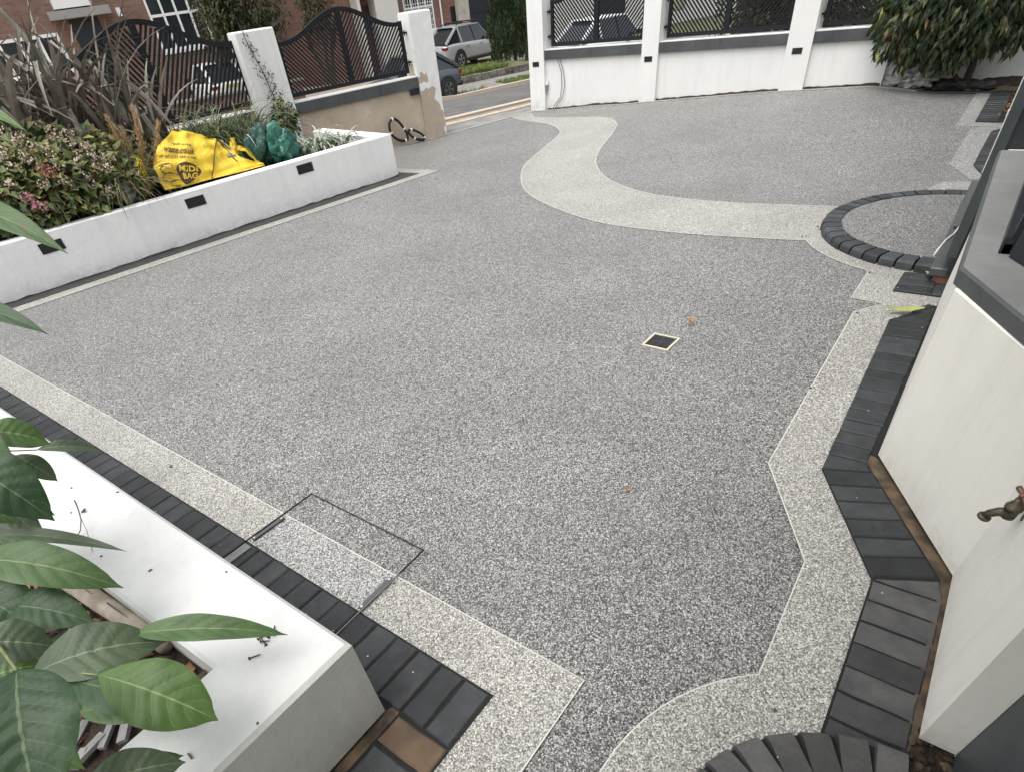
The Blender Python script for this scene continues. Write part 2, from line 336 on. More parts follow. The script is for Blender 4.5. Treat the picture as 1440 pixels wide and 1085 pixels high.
def offset_line(name, pts, wid, zoff, mat, parent):
    mb = MB(); pts = [V2(p) for p in pts]
    res = [pts[0]]
    for a, b in zip(pts, pts[1:]):
        k = max(1, int((b - a).length / .2))
        for i in range(1, k + 1): res.append(a.lerp(b, i / k))
    o = 0; vs = []; fs = []
    for i, p in enumerate(res):
        t = (res[min(i + 1, len(res) - 1)] - res[max(i - 1, 0)]).normalized(); nn = Vector((-t.y, t.x)) * wid / 2
        for q in (p - nn, p + nn): vs.append((q.x, q.y, hz(q.x, q.y) + zoff))
    for i in range(len(res) - 1): fs.append((2 * i + 1, 2 * i, 2 * i + 2, 2 * i + 3))
    mb.add(vs, fs); return mb.build(name, mat, parent)

def rock(name, label, cat, c, size, mat, seed, grp=None):
    rr = random.Random(seed); bm = bmesh.new(); bmesh.ops.create_icosphere(bm, subdivisions=2, radius=1)
    for v in bm.verts:
        k = 1 + rr.uniform(-.16, .16); v.co = Vector((v.co.x * size[0] * k, v.co.y * size[1] * k, v.co.z * size[2] * k)) + Vector(c)
    me = bpy.data.meshes.new(name); bm.to_mesh(me); bm.free(); me.materials.append(mat); o = bpy.data.objects.new(name, me); col.objects.link(o); return tag(o, label, cat, grp)
# ================================================================== THE SETTING: drive, borders, edging
drive = sheet('driveway', [(-2.5, -1.2), (10.2, -1.2), (10.2, 6.93), (10.07, 6.955), (8.277, 7.458), (7.9, 7.56), (5.3, 8.3), (-2.5, 8.3)], 0, M['resin'], .25)
tag(drive, kind='structure')
def arc(cx, cy, r, a0, a1, n): return [(cx + r * math.cos(math.radians(a0 + (a1 - a0) * i / n)), cy + r * math.sin(math.radians(a0 + (a1 - a0) * i / n))) for i in range(n + 1)]
def smooth_line(P, n=6):
    P = [V2(p) for p in P]; out = []
    for i in range(len(P) - 1):
        p0, p1, p2, p3 = P[max(i - 1, 0)], P[i], P[i + 1], P[min(i + 2, len(P) - 1)]
        for k in range(n):
            t = k / n; out.append(.5 * ((2 * p1) + (p2 - p0) * t + (2 * p0 - 5 * p1 + 4 * p2 - p3) * t * t + (3 * p1 - p0 - 3 * p2 + p3) * t ** 3))
    out.append(P[-1]); return [(p.x, p.y) for p in out]
CB = (5.37, .125); CN = (.6, -.4)          # centres of the far and the near half-round doorstep
S_out = smooth_line([(9.85, 6.95), (9.55, 7.0), (8.98, 6.15), (8.609, 5.598), (8.3, 5.27), (8.004, 5.104), (7.189, 4.861), (6.61, 4.685), (6.164, 4.449), (5.728, 4.126), (5.386, 3.753), (5.068, 3.21), (4.847, 2.63), (4.802, 1.948), (4.852, 1.39), (4.94, .85), (5.0, .6)])
S_in = smooth_line([(9.9, 6.85), (9.45, 6.45), (9.22, 5.8), (9.10, 5.1), (8.85, 4.72), (8.5, 4.47), (8.02, 4.28), (7.384, 4.086), (6.892, 3.877), (6.463, 3.597), (6.099, 3.24), (5.808, 2.769), (5.684, 2.275), (5.674, 1.682), (5.753, 1.039), (5.75, .6)])
tag(sheet('resin_path', S_out + S_in[::-1], .004, M['resin_lt'], .25, drive), kind='structure')
# border round the near planter
tag(sheet('resin_border', [(.36, 6.6), (.82, 6.53), (.82, .47), (-2.2, .47), (-2.2, .95), (.36, .95)], .004, M['resin_lt'], 0, drive, hfun=lambda x, y: 0), kind='structure')
def wa(u): return 6.99 - .16 * u             # foot of the far planter
tag(sheet('resin_border', [(.82, wa(.82) - .33), (6.09, wa(6.09) - .34), (6.06, 6.38), (5.8, 6.4), (5.7, 6.1), (.82, wa(.82))], .004, M['resin_lt'], .5, drive), kind='structure')
tag(sheet('dark_edging_strip', [(.7, wa(.7) - .165), (5.925, wa(5.925) - .185), (5.90, 6.24), (5.7, 6.2), (5.6, 6.1), (.7, wa(.7) + .03)], .008, M['paver_old'], .5, drive), kind='structure')
Lp = arc(*CN, .685, 175, 39, 24) + [(1.677, .053), (2.179, .347), (3.813, .394), (3.985, .27), (4.003, .455), (4.444, .458)] + arc(*CB, .965, 158, 117, 8) + [(5.2, .5), (5.2, -.5), (.1, -.6)]
tag(sheet('resin_border', Lp, .007, M['resin_lt'], .5, drive, hfun=lambda x, y: 0), kind='structure')
tag(sheet('resin_border', [(6.05, -.3), (6.05, .43), (6.43, .43), (6.62, .36), (6.7, -.3)], .007, M['resin_grey'], .5, drive), kind='structure')
tag(sheet('resin_border', [(6.71, -.3), (6.72, .18), (7.168, .40), (8.365, .41), (8.62, .18), (8.7, -.3)], .007, M['resin_grey'], .25, drive), kind='structure')
tag(sheet('resin_border', [(8.47, .15), (8.50, .545), (10.03, .57), (10.03, .15)], .009, M['resin_grey'], .25, drive), kind='structure')
tag(sheet('resin_border', [(7.2, 7.62), (7.22, 7.76), (8.277, 7.452), (10.05, 6.952), (10.03, 6.86), (8.25, 7.35)], .0075, M['resin_grey'], .25, drive), kind='structure')
tag(sheet('resin_border', [(10.06, .56), (10.06, 6.9), (9.99, 6.9), (9.99, .56)], .0095, M['resin_grey'], .25, drive), kind='structure')
for pts, wd in (([(.82, 6.3), (.82, .47), (-2.2, .47)], .0045), (Lp[:-3], .0045), (S_out, .006), (S_in, .006), ([(.9, wa(.9) - .33), (6.09, wa(6.09) - .34), (6.06, 6.38)], .006)):
    tag(offset_line('edging_trim', pts, wd, .0085 if pts is not S_out and pts is not S_in else .0052, M['line'], drive), kind='structure')

# block edging: every block a part of the drive
def block_mb(q, z0, z1, ch=.0045):
    """a paving block on a quad, chamfered round its top"""
    q = [V2(p) for p in q]; a = sum(q[i].x * q[(i + 1) % 4].y - q[(i + 1) % 4].x * q[i].y for i in range(4))
    if a < 0: q = q[::-1]
    mb = MB(); out = []; inn_ = []
    for i in range(4):
        a_, b_ = q[i], q[(i + 1) % 4]; L = (b_ - a_).length; d1 = (b_ - a_).normalized(); nn = Vector((-d1.y, d1.x)); d0 = (q[i - 1] - q[i]).normalized()
        out.append(q[i] + (d1 + d0) * ru(0, .0012)); inn_.append(q[i] + (d1 + d0) * ch * ru(1, 1.5))
        k = 4 if L > .15 else 2
        for m_ in range(1, k):
            p = a_.lerp(b_, m_ / k + ru(-.05, .05)); chip = ru(0, .0009) if rnd() < .8 else ru(.0015, .004)
            out.append(p + nn * chip); inn_.append(p + nn * (ch + chip * 1.3 + ru(0, .0012)))
    n = len(out); tx, ty = ru(-.012, .012), ru(-.012, .012); c = sum(q, Vector((0, 0))) / 4
    zz = lambda p: z1 + (p.x - c.x) * tx + (p.y - c.y) * ty
    vs = [(p.x, p.y, z0) for p in out] + [(p.x, p.y, zz(p) - ch) for p in out] + [(p.x, p.y, zz(p)) for p in inn_]
    fs = [tuple(range(2 * n, 3 * n))] + [(i, (i + 1) % n, n + (i + 1) % n, n + i) for i in range(n)] + [(n + i, n + (i + 1) % n, 2 * n + (i + 1) % n, 2 * n + i) for i in range(n)]
    return mb.add(vs, fs)
def jit(q, s=.0015): return [(p[0] + ru(-s, s), p[1] + ru(-s, s)) for p in q]
def blocks(A0, A1, B0, B1, n, mat, zt=.010, gap=.0028, par=None, ztop=None, name='paver'):
    """n blocks between the line A (wall side) and the line B (drive side)"""
    A0, A1, B0, B1 = map(V2, (A0, A1, B0, B1))
    for i in range(n):
        t0, t1 = i / n, (i + 1) / n
        a0, a1, b0, b1 = A0.lerp(A1, t0), A0.lerp(A1, t1), B0.lerp(B1, t0), B0.lerp(B1, t1)
        da, db = (a1 - a0).normalized() * gap, (b1 - b0).normalized() * gap
        q = jit([a0 + da, a1 - da, b1 - db, b0 + db]); h = hz((a0.x + b1.x) / 2, (a0.y + b1.y) / 2)
        block_mb(q, h - .02, h + zt + ru(-.0012, .0012)).build(name, mat, par or drive)
tag(sheet('joint_bed', [(.36, .95), (.36, 6.55), (.617, 6.52), (.617, .683), (-2.2, .683), (-2.2, .95)], .0075, M['joint'], 0, drive, hfun=lambda x, y: 0), kind='structure')
tag(sheet('mortar_bed', [(-2.2, .897), (-2.2, .94), (.375, .94), (.403, .93), (.403, .897)], .0105, M['mortar'], 0, drive, hfun=lambda x, y: 0), kind='structure')
n1 = 56; blocks((.405, .690), (.405, .690 + n1 * .1035), (.611, .690), (.611, .690 + n1 * .1035), n1, M['paver'], .0135)
M['paver_brown'] = simple('soil_stained_block', (.030, .028, .026), .8, (.13, .085, .05), scale=7, bump=.5, lo=.3, hi=.6)
blocks((.397, .893), (.293, .893), (.397, .690), (.293, .690), 1, M['paver_brown'], .011)
blocks((.285, .888), (-1.7, .888), (.285, .690), (-1.7, .690), 19, M['paver'], .012)
# right-hand row following the bay
tag(sheet('joint_bed', [(1.10, -.40), (1.03, -.172), (1.698, -.158), (2.235, .147), (3.773, .201), (4.035, .0), (4.035, -.05), (2.40, -.05), (1.83, -.42)], .0115, M['joint'], 0, drive, hfun=lambda x, y: 0), kind='structure')
tag(sheet('mortar_bed', [(1.12, -.41), (1.10, -.362), (1.81, -.344), (2.39, .022), (2.42, .0), (2.40, -.06), (1.85, -.43)], .0122, M['mortar'], 0, drive, hfun=lambda x, y: 0), kind='structure')
blocks((1.10, -.372), (1.704, -.366), (1.10, -.178), (1.698, -.162), 6, M['paver_old'], .016)
block_mb([(1.012, -.372), (1.094, -.372), (1.094, -.180), (1.045, -.178)], -.01, .016).build('paver', M['paver_old'], drive)
block_mb([(1.709, -.366), (1.80, -.342), (1.706, -.170), (1.702, -.166)], -.01, .016).build('paver', M['paver_old'], drive)
blocks((1.811, -.336), (2.301, -.030), (1.705, -.158), (2.234, .143), 6, M['paver'], .016)
block_mb([(2.306, -.020), (2.352, .004), (2.350, .151), (2.240, .146)], -.01, .016).build('paver', M['paver'], drive)
blocks((2.356, .004), (3.78, .004), (2.354, .153), (3.76, .20), 14, M['paver'], .016)
block_mb([(3.785, .008), (4.03, .008), (3.90, .115), (3.765, .20)], -.01, .016).build('paver', M['paver'], drive)
block_mb([(3.91, .105), (4.035, .008), (4.05, .055), (3.94, .125)], -.01, .016).build('paver', M['paver'], drive)
# small patch before the far doorstep
tag(sheet('joint_bed', [(4.18, -.02), (4.18, .265), (4.50, .262), (4.56, -.02)], .0115, M['joint'], 0, drive, hfun=lambda x, y: 0), kind='structure')
blocks((4.19, .068), (4.51, .068), (4.19, .262), (4.49, .258), 3, M['paver'], .016)
blocks((4.19, -.02), (4.55, -.02), (4.19, .064), (4.51, .064), 2, M['paver'], .016)
# beyond the far doorstep
blocks((6.08, -.02), (6.38, -.02), (6.10, .25), (6.36, .25), 3, M['paver'], .02)
blocks((6.80, -.02), (7.10, .0), (6.86, .12), (7.13, .218), 3, M['paver'], .02)
blocks((7.11, .0), (8.28, .0), (7.14, .22), (8.26, .225), 11, M['paver'], .02)
blocks((8.29, .0), (8.52, -.02), (8.27, .22), (8.45, .12), 2, M['paver'], .02)
tag(sheet('joint_bed', [(8.63, .12), (8.63, .405), (10.03, .425), (10.03, .12)], .0125, M['joint'], .25, drive), kind='structure')
blocks((8.64, .21), (10.03, .22), (8.64, .40), (10.03, .42), 14, M['paver'], .024)

# half-round doorsteps
def doorstep(c, ri, ro, h, a0, a1, n, label, mat, gapd, surf, rect=False, grp=None):
    t = thing('doorstep', label, 'doorstep', (c[0], c[1], 0), grp)
    da = (a1 - a0) / n
    for i in range(n):
        sg_ = 1 if da > 0 else -1; s0, s1 = a0 + da * i + sg_ * gapd / 2, a0 + da * (i + 1) - sg_ * gapd / 2
        prof = [(ri, -.02), (ri, h - .006), (ri + .007, h), (ro - .030, h), (ro - .012, h - .005), (ro - .003, h - .015), (ro, h - .032), (ro, -.02)]
        mb = MB(); dz = ru(-.0015, .0015); dr = ru(-.003, .003); mid = math.radians((s0 + s1) / 2)
        vs = []
        for a in (s0, s1):
            for r, z in prof:
                aa = math.radians(a)
                if rect:    # square-cut block: keep its inner width at the outside too
                    wa_ = math.radians((a - (s0 + s1) / 2)) * (ri + .0); wa_ = wa_ * 1.10
                    vs.append((c[0] + (r + dr) * math.cos(mid) - wa_ * math.sin(mid), c[1] + (r + dr) * math.sin(mid) + wa_ * math.cos(mid), z + (dz if z > 0 else 0)))
                else:
                    vs.append((c[0] + (r + dr) * math.cos(aa), c[1] + (r + dr) * math.sin(aa), z + (dz if z > 0 else 0)))
        m_ = len(prof)
        fs = [(k, k + 1, k + 1 + m_, k + m_) for k in range(m_ - 1)] + [tuple(range(m_ - 1, -1, -1)), tuple(range(m_, 2 * m_))]
        if a1 > a0: fs = [tuple(reversed(f)) for f in fs]
        mb.add(vs, fs); mb.build('kerb_block', mat, t)
    mb = MB(); pts = arc(c[0], c[1], ri + .002, a0, a1, 40)
    mb.prism(pts + [(pts[-1][0], c[1] - .3), (pts[0][0], c[1] - .3)], -.01, h - .009); mb.build('tread', surf, t)
    mb = MB(); mb.prism(arc(c[0], c[1], ro - (.008 if rect else .03), a0, a1, 40) + arc(c[0], c[1], ri, a1, a0, 40), -.01, h - .026); mb.build('joint_bed', M['joint'], t)
    return t
doorstep(CB, .715, .845, .062, 196, -10, 27, 'half-round doorstep edged with charcoal kerb blocks around grey gravel before the black door', M['kerb'], 1.0, M['resin'])
doorstep(CN, .350, .487, .045, 186, 2, 16, 'near doorstep of splayed dusty charcoal blocks at the bottom edge of the picture', M['step_old'], .9, M['step_old'], rect=True)

# drain and inspection cover
dr = thing('drain_grating', 'small square black drain grating in a pale frame set in the drive', 'drain', (3.02, 1.24, 0))
D4 = [V2(p) for p in ((2.941, 1.325), (3.107, 1.325), (3.085, 1.152), (2.935, 1.168))]
D4 = [V2((2.935, 1.160)), V2((2.938, 1.325)), V2((3.105, 1.323)), V2((3.102, 1.157))]
dc = sum(D4, Vector((0, 0))) / 4
inn = [dc + (p - dc) * .86 for p in D4]; inn2 = [dc + (p - dc) * .80 for p in D4]
mb = MB(); vs = [(p.x, p.y, .006) for p in D4] + [(p.x, p.y, .006) for p in inn] + [(p.x, p.y, -.004) for p in inn] + [(p.x, p.y, -.004) for p in D4]
mb.add(vs, [(i, (i + 1) % 4, 4 + (i + 1) % 4, 4 + i) for i in range(4)] + [(4 + i, 4 + (i + 1) % 4, 8 + (i + 1) % 4, 8 + i) for i in range(4)] + [(12 + i, 12 + (i + 1) % 4, (i + 1) % 4, i) for i in range(4)])
mb.build('frame', simple('cream_frame', (.62, .56, .42), .5), dr)
mb = MB(); mb.add([(p.x, p.y, .0012) for p in inn], [(3, 2, 1, 0)]); mb.build('sump', M['black'], dr)
mb = MB()
for sx in (-1, 1):
    for sy in (-1, 1):
        for k in range(4):
            o_ = .012 + k * .014
            if sx * sy > 0: mb.box((dc.x + sx * .033, dc.y + sy * o_, .004), (.05, .005, .004))
            else: mb.box((dc.x + sx * o_, dc.y + sy * .033, .004), (.005, .05, .004))
mb.box((dc.x, dc.y, .0035), (.135, .006, .004)); mb.box((dc.x, dc.y, .003), (.006, .135, .004))
mb.box((dc.x, dc.y + .066, .0035), (.14, .008, .005)); mb.box((dc.x, dc.y - .066, .0035), (.14, .008, .005))
mb.build('grate', simple('iron_grate', (.05, .05, .055), .5), dr)
ic = thing('inspection_cover', 'recessed inspection cover outlined by thin metal edges beside the near planter', 'manhole cover', (.74, 1.66, 0))
def bar(name, a, b, wd, z, hgt_, mat):
    a, b = V2(a), V2(b); m_ = (a + b) / 2; d = b - a
    mb = MB(); mb.box((m_.x, m_.y, z), (d.length, wd, hgt_), math.atan2(d.y, d.x)); return mb.build(name, mat, ic)
bar('edge', (.978, 2.022), (.980, 1.311), .004, .0125, .004, M['black'])
bar('edge', (.978, 2.022), (.41, 2.034), .004, .0150, .006, M['black'])
bar('edge', (.980, 1.311), (.41, 1.300), .0035, .0160, .007, M['black'])
bar('edge', (.83, 1.3065), (.40, 1.2985), .0022, .0175, .005, simple('scuffed_steel', (.30, .30, .30), .5, metal=.5))
for (a, b, yo) in (((.635, 2.013), (.80, 2.008), 0), ((.625, 1.316), (.80, 1.322), 0)):
    bar('key_plate', a, b, .018, .0125, .008, M['metal_dark'])
    for t in (.06, .94):
        p = V2(a).lerp(V2(b), t); mb = MB(); mb.lathe([(.006, 0), (.006, .003), (.003, .004)], Matrix.Translation((p.x, p.y, .0165)), 10); mb.build('screw', M['metal_lt'], ic)
mb = MB(); mb.box((.505, 1.995, .016), (.19, .045, .008)); mb.build('cut_plate', simple('worn_grey_plate', (.12, .125, .13), .6, (.19, .19, .185), scale=12), ic)
mb = MB(); mb.add([(.618, 1.33, .0068), (.819, 1.33, .0068), (.819, 2.0, .0068), (.618, 2.0, .0068)], [(0, 1, 2, 3)]); mb.build('tray_fill', M['resin_grey'], ic)

# ================================================================== STREET GROUND
def sgrid(name, a0, a1, b0, b1, off, mat, da=1.0, db=1.0, fa=None, fb=None):
    na, nb = max(1, int((a1 - a0) / da)), max(1, int((b1 - b0) / db)); vs = []; fs = []
    for i in range(na + 1):
        for j in range(nb + 1):
            a = a0 + (a1 - a0) * i / na; b = b0 + (b1 - b0) * j / nb; p = street(a, b); vs.append((p.x, p.y, hs_(a, b) + off))
    for i in range(na):
        for j in range(nb):
            k = i * (nb + 1) + j; fs.append((k, k + nb + 1, k + nb + 2, k + 1))
    mb = MB(); mb.add(vs, fs); return tag(mb.build(name, mat, smooth=True), kind='structure')
mb = MB(); mb.add([(-150, -150, -2.6), (150, -150, -2.6), (150, 150, -2.6), (-150, 150, -2.6)], [(0, 1, 2, 3)])
tag(mb.build('ground', M['earth']), kind='structure')
sgrid('front_verge', -40, 60, -.15, 60, -.03, M['earth'])
sgrid('pavement', -40, 60, .02, .98, 0, M['pavement'], 1, .2)
sgrid('road', -40, 60, 1.22, 14.65, -.02, M['asphalt'])
sgrid('pavement', -40, 60, 15.6, 18.2, .0, M['pavement'])
sgrid('front_drives', 12.6, 20, 19, 30, .01, simple('gravel_drive', (.20, .18, .15), .9, (.30, .27, .22), scale=8))
def kerb(name, b, wdt, h, mat, a0=-40, a1=60, off=0):
    mb = MB(); n = int((a1 - a0) / 1)
    for i in range(n):
        a = a0 + i + .5; p = street(a, b, hs_(a, b) + off + h / 2 - .05); q0, q1 = hs_(a - .5, b), hs_(a + .5, b)
        mb.box((p.x, p.y, p.z), (.985, wdt, h + .1), SA, tilt=Matrix.Rotation(-math.atan2(q1 - q0, 1), 3, 'Y'))
    return tag(mb.build(name, mat), kind='structure')
kerb('near_kerb', 1.09, .18, .03, M['kerbstone']); kerb('far_kerb', 14.75, .22, .10, M['kerbstone'])
sgrid('yellow_lines', -20, 40, 1.36, 1.44, -.010, M['yellow_line'])
sgrid('yellow_lines', -20, 40, .62, .80, .006, M['yellow_line'])

# ================================================================== PLANTERS AND BOUNDARY WALLS
def wall_mb(poly, z0, z1, ch=.012, seg=0):
    """a rendered wall: polygon prism with softened top arris"""
    P = [V2(p) for p in poly]; n = len(P)
    a = sum(P[i].x * P[(i + 1) % n].y - P[(i + 1) % n].x * P[i].y for i in range(n))
    if a < 0: P = P[::-1]
    e = []
    for i in range(n):
        d1 = (P[(i + 1) % n] - P[i]).normalized(); d0 = (P[i - 1] - P[i]).normalized()
        nn = Vector((-d1.y, d1.x)); n0 = Vector((d0.y, -d0.x)); bis = (nn + n0)
        e.append(P[i] + bis / max(.3, (1 + nn.dot(n0))) * ch)
    vs = [(p.x, p.y, z0) for p in P] + [(p.x, p.y, z1 - ch) for p in P] + [(p.x, p.y, z1) for p in e]
    fs = [tuple(range(n - 1, -1, -1)), tuple(range(2 * n, 3 * n))]
    for i in range(n):
        j = (i + 1) % n; fs += [(i, j, n + j, n + i), (n + i, n + j, 2 * n + j, 2 * n + i)]
    mb = MB(); mb.add(vs, fs); return mb
# near planter (bottom left)
pB = thing('planter', 'thick white rendered planter with a broad top at the lower left, nearest the camera', 'planter', (.2, 1.1, 0), 'rendered white planters')
ZB = .401
wall_mb([(.377, .93), (.377, 6.75), (.02, 6.75), (.04, 3.2), (.115, 1.20), (-2.4, 1.16), (-2.4, .93)], .028, ZB).build('wall', M['white'], pB)
mb = MB(); mb.prism([(.36, .945), (.36, 6.7), (.13, 6.7), (.13, 1.18), (-2.4, 1.14), (-2.4, .945)], -.02, .03); mb.build('footing', M['mortar'], pB)
def bumpy(name, poly, z, amp, mat, step, parent=None, seed=1):
    rr = random.Random(seed)
    return sheet(name, poly, 0, mat, step, parent, hfun=lambda x, y: z + amp * (math.sin(x * 13 + seed) * math.cos(y * 11) + math.sin(x * 31 + y * 27) * .5 + rr.uniform(-.6, .6)))
bumpy('soil', [(.112, 1.19), (.045, 3.2), (.03, 6.74), (-2.4, 6.74), (-2.4, 1.15)], .27, .012, M['soil'], .06, pB)
# far planter (left)
pA = thing('planter', 'long low white planter wall with three black brick lights, far left of the drive', 'planter', (3.5, 6.4, 0), 'rendered white planters')
ZA = .445
def pa(u, d=0.0): return (u + d * .16, wa(u) + d)
wall_mb([pa(.15), pa(5.765), pa(5.765, 1.55), pa(5.60, 1.55), pa(5.60, .125), pa(.15, .125)], .012, ZA, .01).build('wall', M['white_lit'], pA)
mb = MB()
nk = 60; vs = []
for i in range(nk + 1):                      # ragged foot where the render stops short of the edging
    u_ = .3 + (5.765 - .3) * i / nk; p = pa(u_, -.004); vs += [(p[0], p[1], .0), (p[0], p[1], .013 + ru(0, .012))]
mb.add(vs, [(2 * i, 2 * i + 2, 2 * i + 3, 2 * i + 1) for i in range(nk)]); mb.build('plinth_line', M['slate'], pA)
bumpy('soil', [pa(-2.4, .12), pa(5.61, .12), pa(5.61, 1.5), (5.2, 8.22), (4.0, 8.24), (-2.4, 8.3)], .36, .02, M['soil'], .12, pA, 3)
for (px, py) in ((73, 347), (275, 284), (429, 237)):
    # on the wall face: solve for the height where the ray meets the face
    r = ray(px, py); k = 6.99 / (r.y + .16 * r.x); p = Vector((0, 0, EYE)) + r * k
    t = empty('brick_light', None, None); t.parent = pA; del t
for o in [o for o in bpy.data.objects if o.name.startswith('brick_light')]: bpy.data.objects.remove(o)
def brick_light(parent, p, ang, wd=.195, ht=.075):
    """recessed black brick light: bezel with a set-back lens"""
    R = Matrix.Translation(p) @ Matrix.Rotation(ang, 4, 'Z')      # local x along wall, -y out of the wall
    mb = MB(); o_ = [(-wd / 2, -.004, -ht / 2), (wd / 2, -.004, -ht / 2), (wd / 2, -.004, ht / 2), (-wd / 2, -.004, ht / 2)]
    b = .007; i_ = [(-wd / 2 + b, -.004, -ht / 2 + b), (wd / 2 - b, -.004, -ht / 2 + b), (wd / 2 - b, -.004, ht / 2 - b), (-wd / 2 + b, -.004, ht / 2 - b)]
    bk = [(x, .004, z) for x, y, z in o_]
    mb.add([R @ Vector(v) for v in o_ + i_ + bk], [(k, (k + 1) % 4, 4 + (k + 1) % 4, 4 + k) for k in range(4)] + [(8 + k, 8 + (k + 1) % 4, (k + 1) % 4, k) for k in range(4)])
    fr = mb.build('brick_light', M['black'], parent)
    mb = MB(); mb.add([R @ Vector((x, -.0015, z)) for x, y, z in i_], [(0, 1, 2, 3)]); mb.build('lens', M['black_light'], fr)
    mb = MB()
    for k in range(3): mb.box(R @ Vector((0, -.0028, -ht / 4 + k * ht / 4)), (wd - .02, .003, .004), ang)
    mb.build('louvre', M['black'], fr)
for (px, py) in ((73, 347), (275, 284), (429, 237)):
    r = ray(px, py); k = 6.99 / (r.y + .16 * r.x); p = Vector((0, 0, EYE)) + r * k
    brick_light(pA, p, math.atan2(-.16, 1) , .20 if px > 300 else .2, .085)

# left boundary wall with two pillars (bare, stained render)
FS, FN = Vector((.965, -.261, 0)), Vector((.261, .965, 0)); F0 = Vector((7.904, 7.49, 0))
def fl(t, d=0, z=0): p = F0 + FS * t + FN * d; p.z = z; return p
FA = math.atan2(-.261, .965)
wl_ = thing('boundary_wall', 'stained bare-rendered wall under dark coping at the left of the gateway', 'wall', fl(-1, .1))
def fprism(mb, t0, t1, d0, d1, z0, z1, mi=0): mb.prism([tuple(fl(t0, d0)[:2]), tuple(fl(t1, d0)[:2]), tuple(fl(t1, d1)[:2]), tuple(fl(t0, d1)[:2])], z0, z1, mi); return mb
T1R = (Vector((5.974, 8.085, 0)) - F0).dot(FS)          # right side of the planted pillar
fprism(MB(), T1R - .05, .02, .03, .22, -.2, .615).build('wall_panel', M['render_raw'], wl_)
nb_ = 3
for k in range(nb_):
    t0 = T1R + (0 - T1R) * k / nb_; t1 = T1R + (0 - T1R) * (k + 1) / nb_
    fprism(MB(), t0 + .003, t1 - .003, -.0, .26, .60, .722).build('coping', M['slate'], wl_)
fprism(MB(), T1R, -.002, .006, .255, .7225, .734).build('coping_bed', M['fence_white'], wl_)
def pillar(t0, t1, d0, d1, z0, z1, mat, par, name='pillar'):
    q = [tuple(fl(t0, d0)[:2]), tuple(fl(t1, d0)[:2]), tuple(fl(t1, d1)[:2]), tuple(fl(t0, d1)[:2])]
    return wall_mb(q, z0, z1, .014).build(name, mat, par)
def peel_mat():
    """white paint flaked off the lower pillar, bare render showing"""
    m, nt, n, l, b = newmat('flaking_pillar_paint'); g = n.new('ShaderNodeNewGeometry').outputs['Position']
    s = n.new('ShaderNodeSeparateXYZ'); l.new(g, s.inputs[0])
    t = n.new('ShaderNodeTexNoise'); t.inputs['Scale'].default_value = 6; t.inputs['Detail'].default_value = 3; l.new(g, t.inputs['Vector'])
    a = n.new('ShaderNodeMath'); a.operation = 'MULTIPLY_ADD'; a.inputs[1].default_value = -1.9; l.new(t.outputs['Fac'], a.inputs[0]); l.new(s.outputs[2], a.inputs[2])
    x = n.new('ShaderNodeMath'); x.operation = 'MULTIPLY_ADD'; x.inputs[1].default_value = 2.0; l.new(s.outputs[0], x.inputs[0]); l.new(a.outputs[0], x.inputs[2])
    gt = n.new('ShaderNodeMath'); gt.operation = 'GREATER_THAN'; gt.inputs[1].default_value = 15.74; l.new(x.outputs[0], gt.inputs[0])
    mx = n.new('ShaderNodeMix'); mx.data_type = 'RGBA'; mx.inputs[6].default_value = (.43, .36, .28, 1); mx.inputs[7].default_value = (.76, .755, .73, 1); l.new(gt.outputs[0], mx.inputs[0])
    t2 = n.new('ShaderNodeTexNoise'); t2.inputs['Scale'].default_value = 9; t2.inputs['Detail'].default_value = 8; l.new(g, t2.inputs['Vector'])
    q = n.new('ShaderNodeMapRange'); q.inputs[3].default_value = .8; q.inputs[4].default_value = 1.15; l.new(t2.outputs['Fac'], q.inputs[0])
    h = n.new('ShaderNodeHueSaturation'); l.new(mx.outputs[2], h.inputs['Color']); l.new(q.outputs[0], h.inputs['Value']); l.new(h.outputs[0], b.inputs['Base Color'])
    b.inputs['Roughness'].default_value = .8; return m
pillar(0, .373, 0, .30, -.2, 1.43, peel_mat(), wl_)
pillar(T1R - .50, T1R, -.01, .29, -.2, 1.50, M['fence_white'], wl_)
brick_light(wl_, fl(-.10, -.004, .56), FA, .17, .07)
# wall continuing left behind the plants (slightly different line)
G0 = Vector((5.45, 8.33, 0)); GS = Vector((-1, .01, 0))
def gl(t, d=0, z=0): return Vector((5.46 - t, 8.235 + d, z))
w2 = thing('boundary_wall', 'white coped wall behind the tall purple plant, far left', 'wall', (4, 8.4, 0))
mb = MB(); mb.box((3.05, 8.36, .27), (4.8, .2, .69)); mb.build('wall_panel', M['fence_white'], w2)
mb = MB(); mb.box((3.05, 8.36, .67), (4.8, .26, .12)); mb.build('coping', M['slate'], w2)
mb = MB(); mb.box((3.05, 8.36, .736), (4.8, .25, .010)); mb.build('coping_bed', M['fence_white'], w2)
mb = MB(); mb.box((1.9, 8.38, .65), (.45, .32, 1.75)); mb.build('pillar', M['fence_white'], w2)

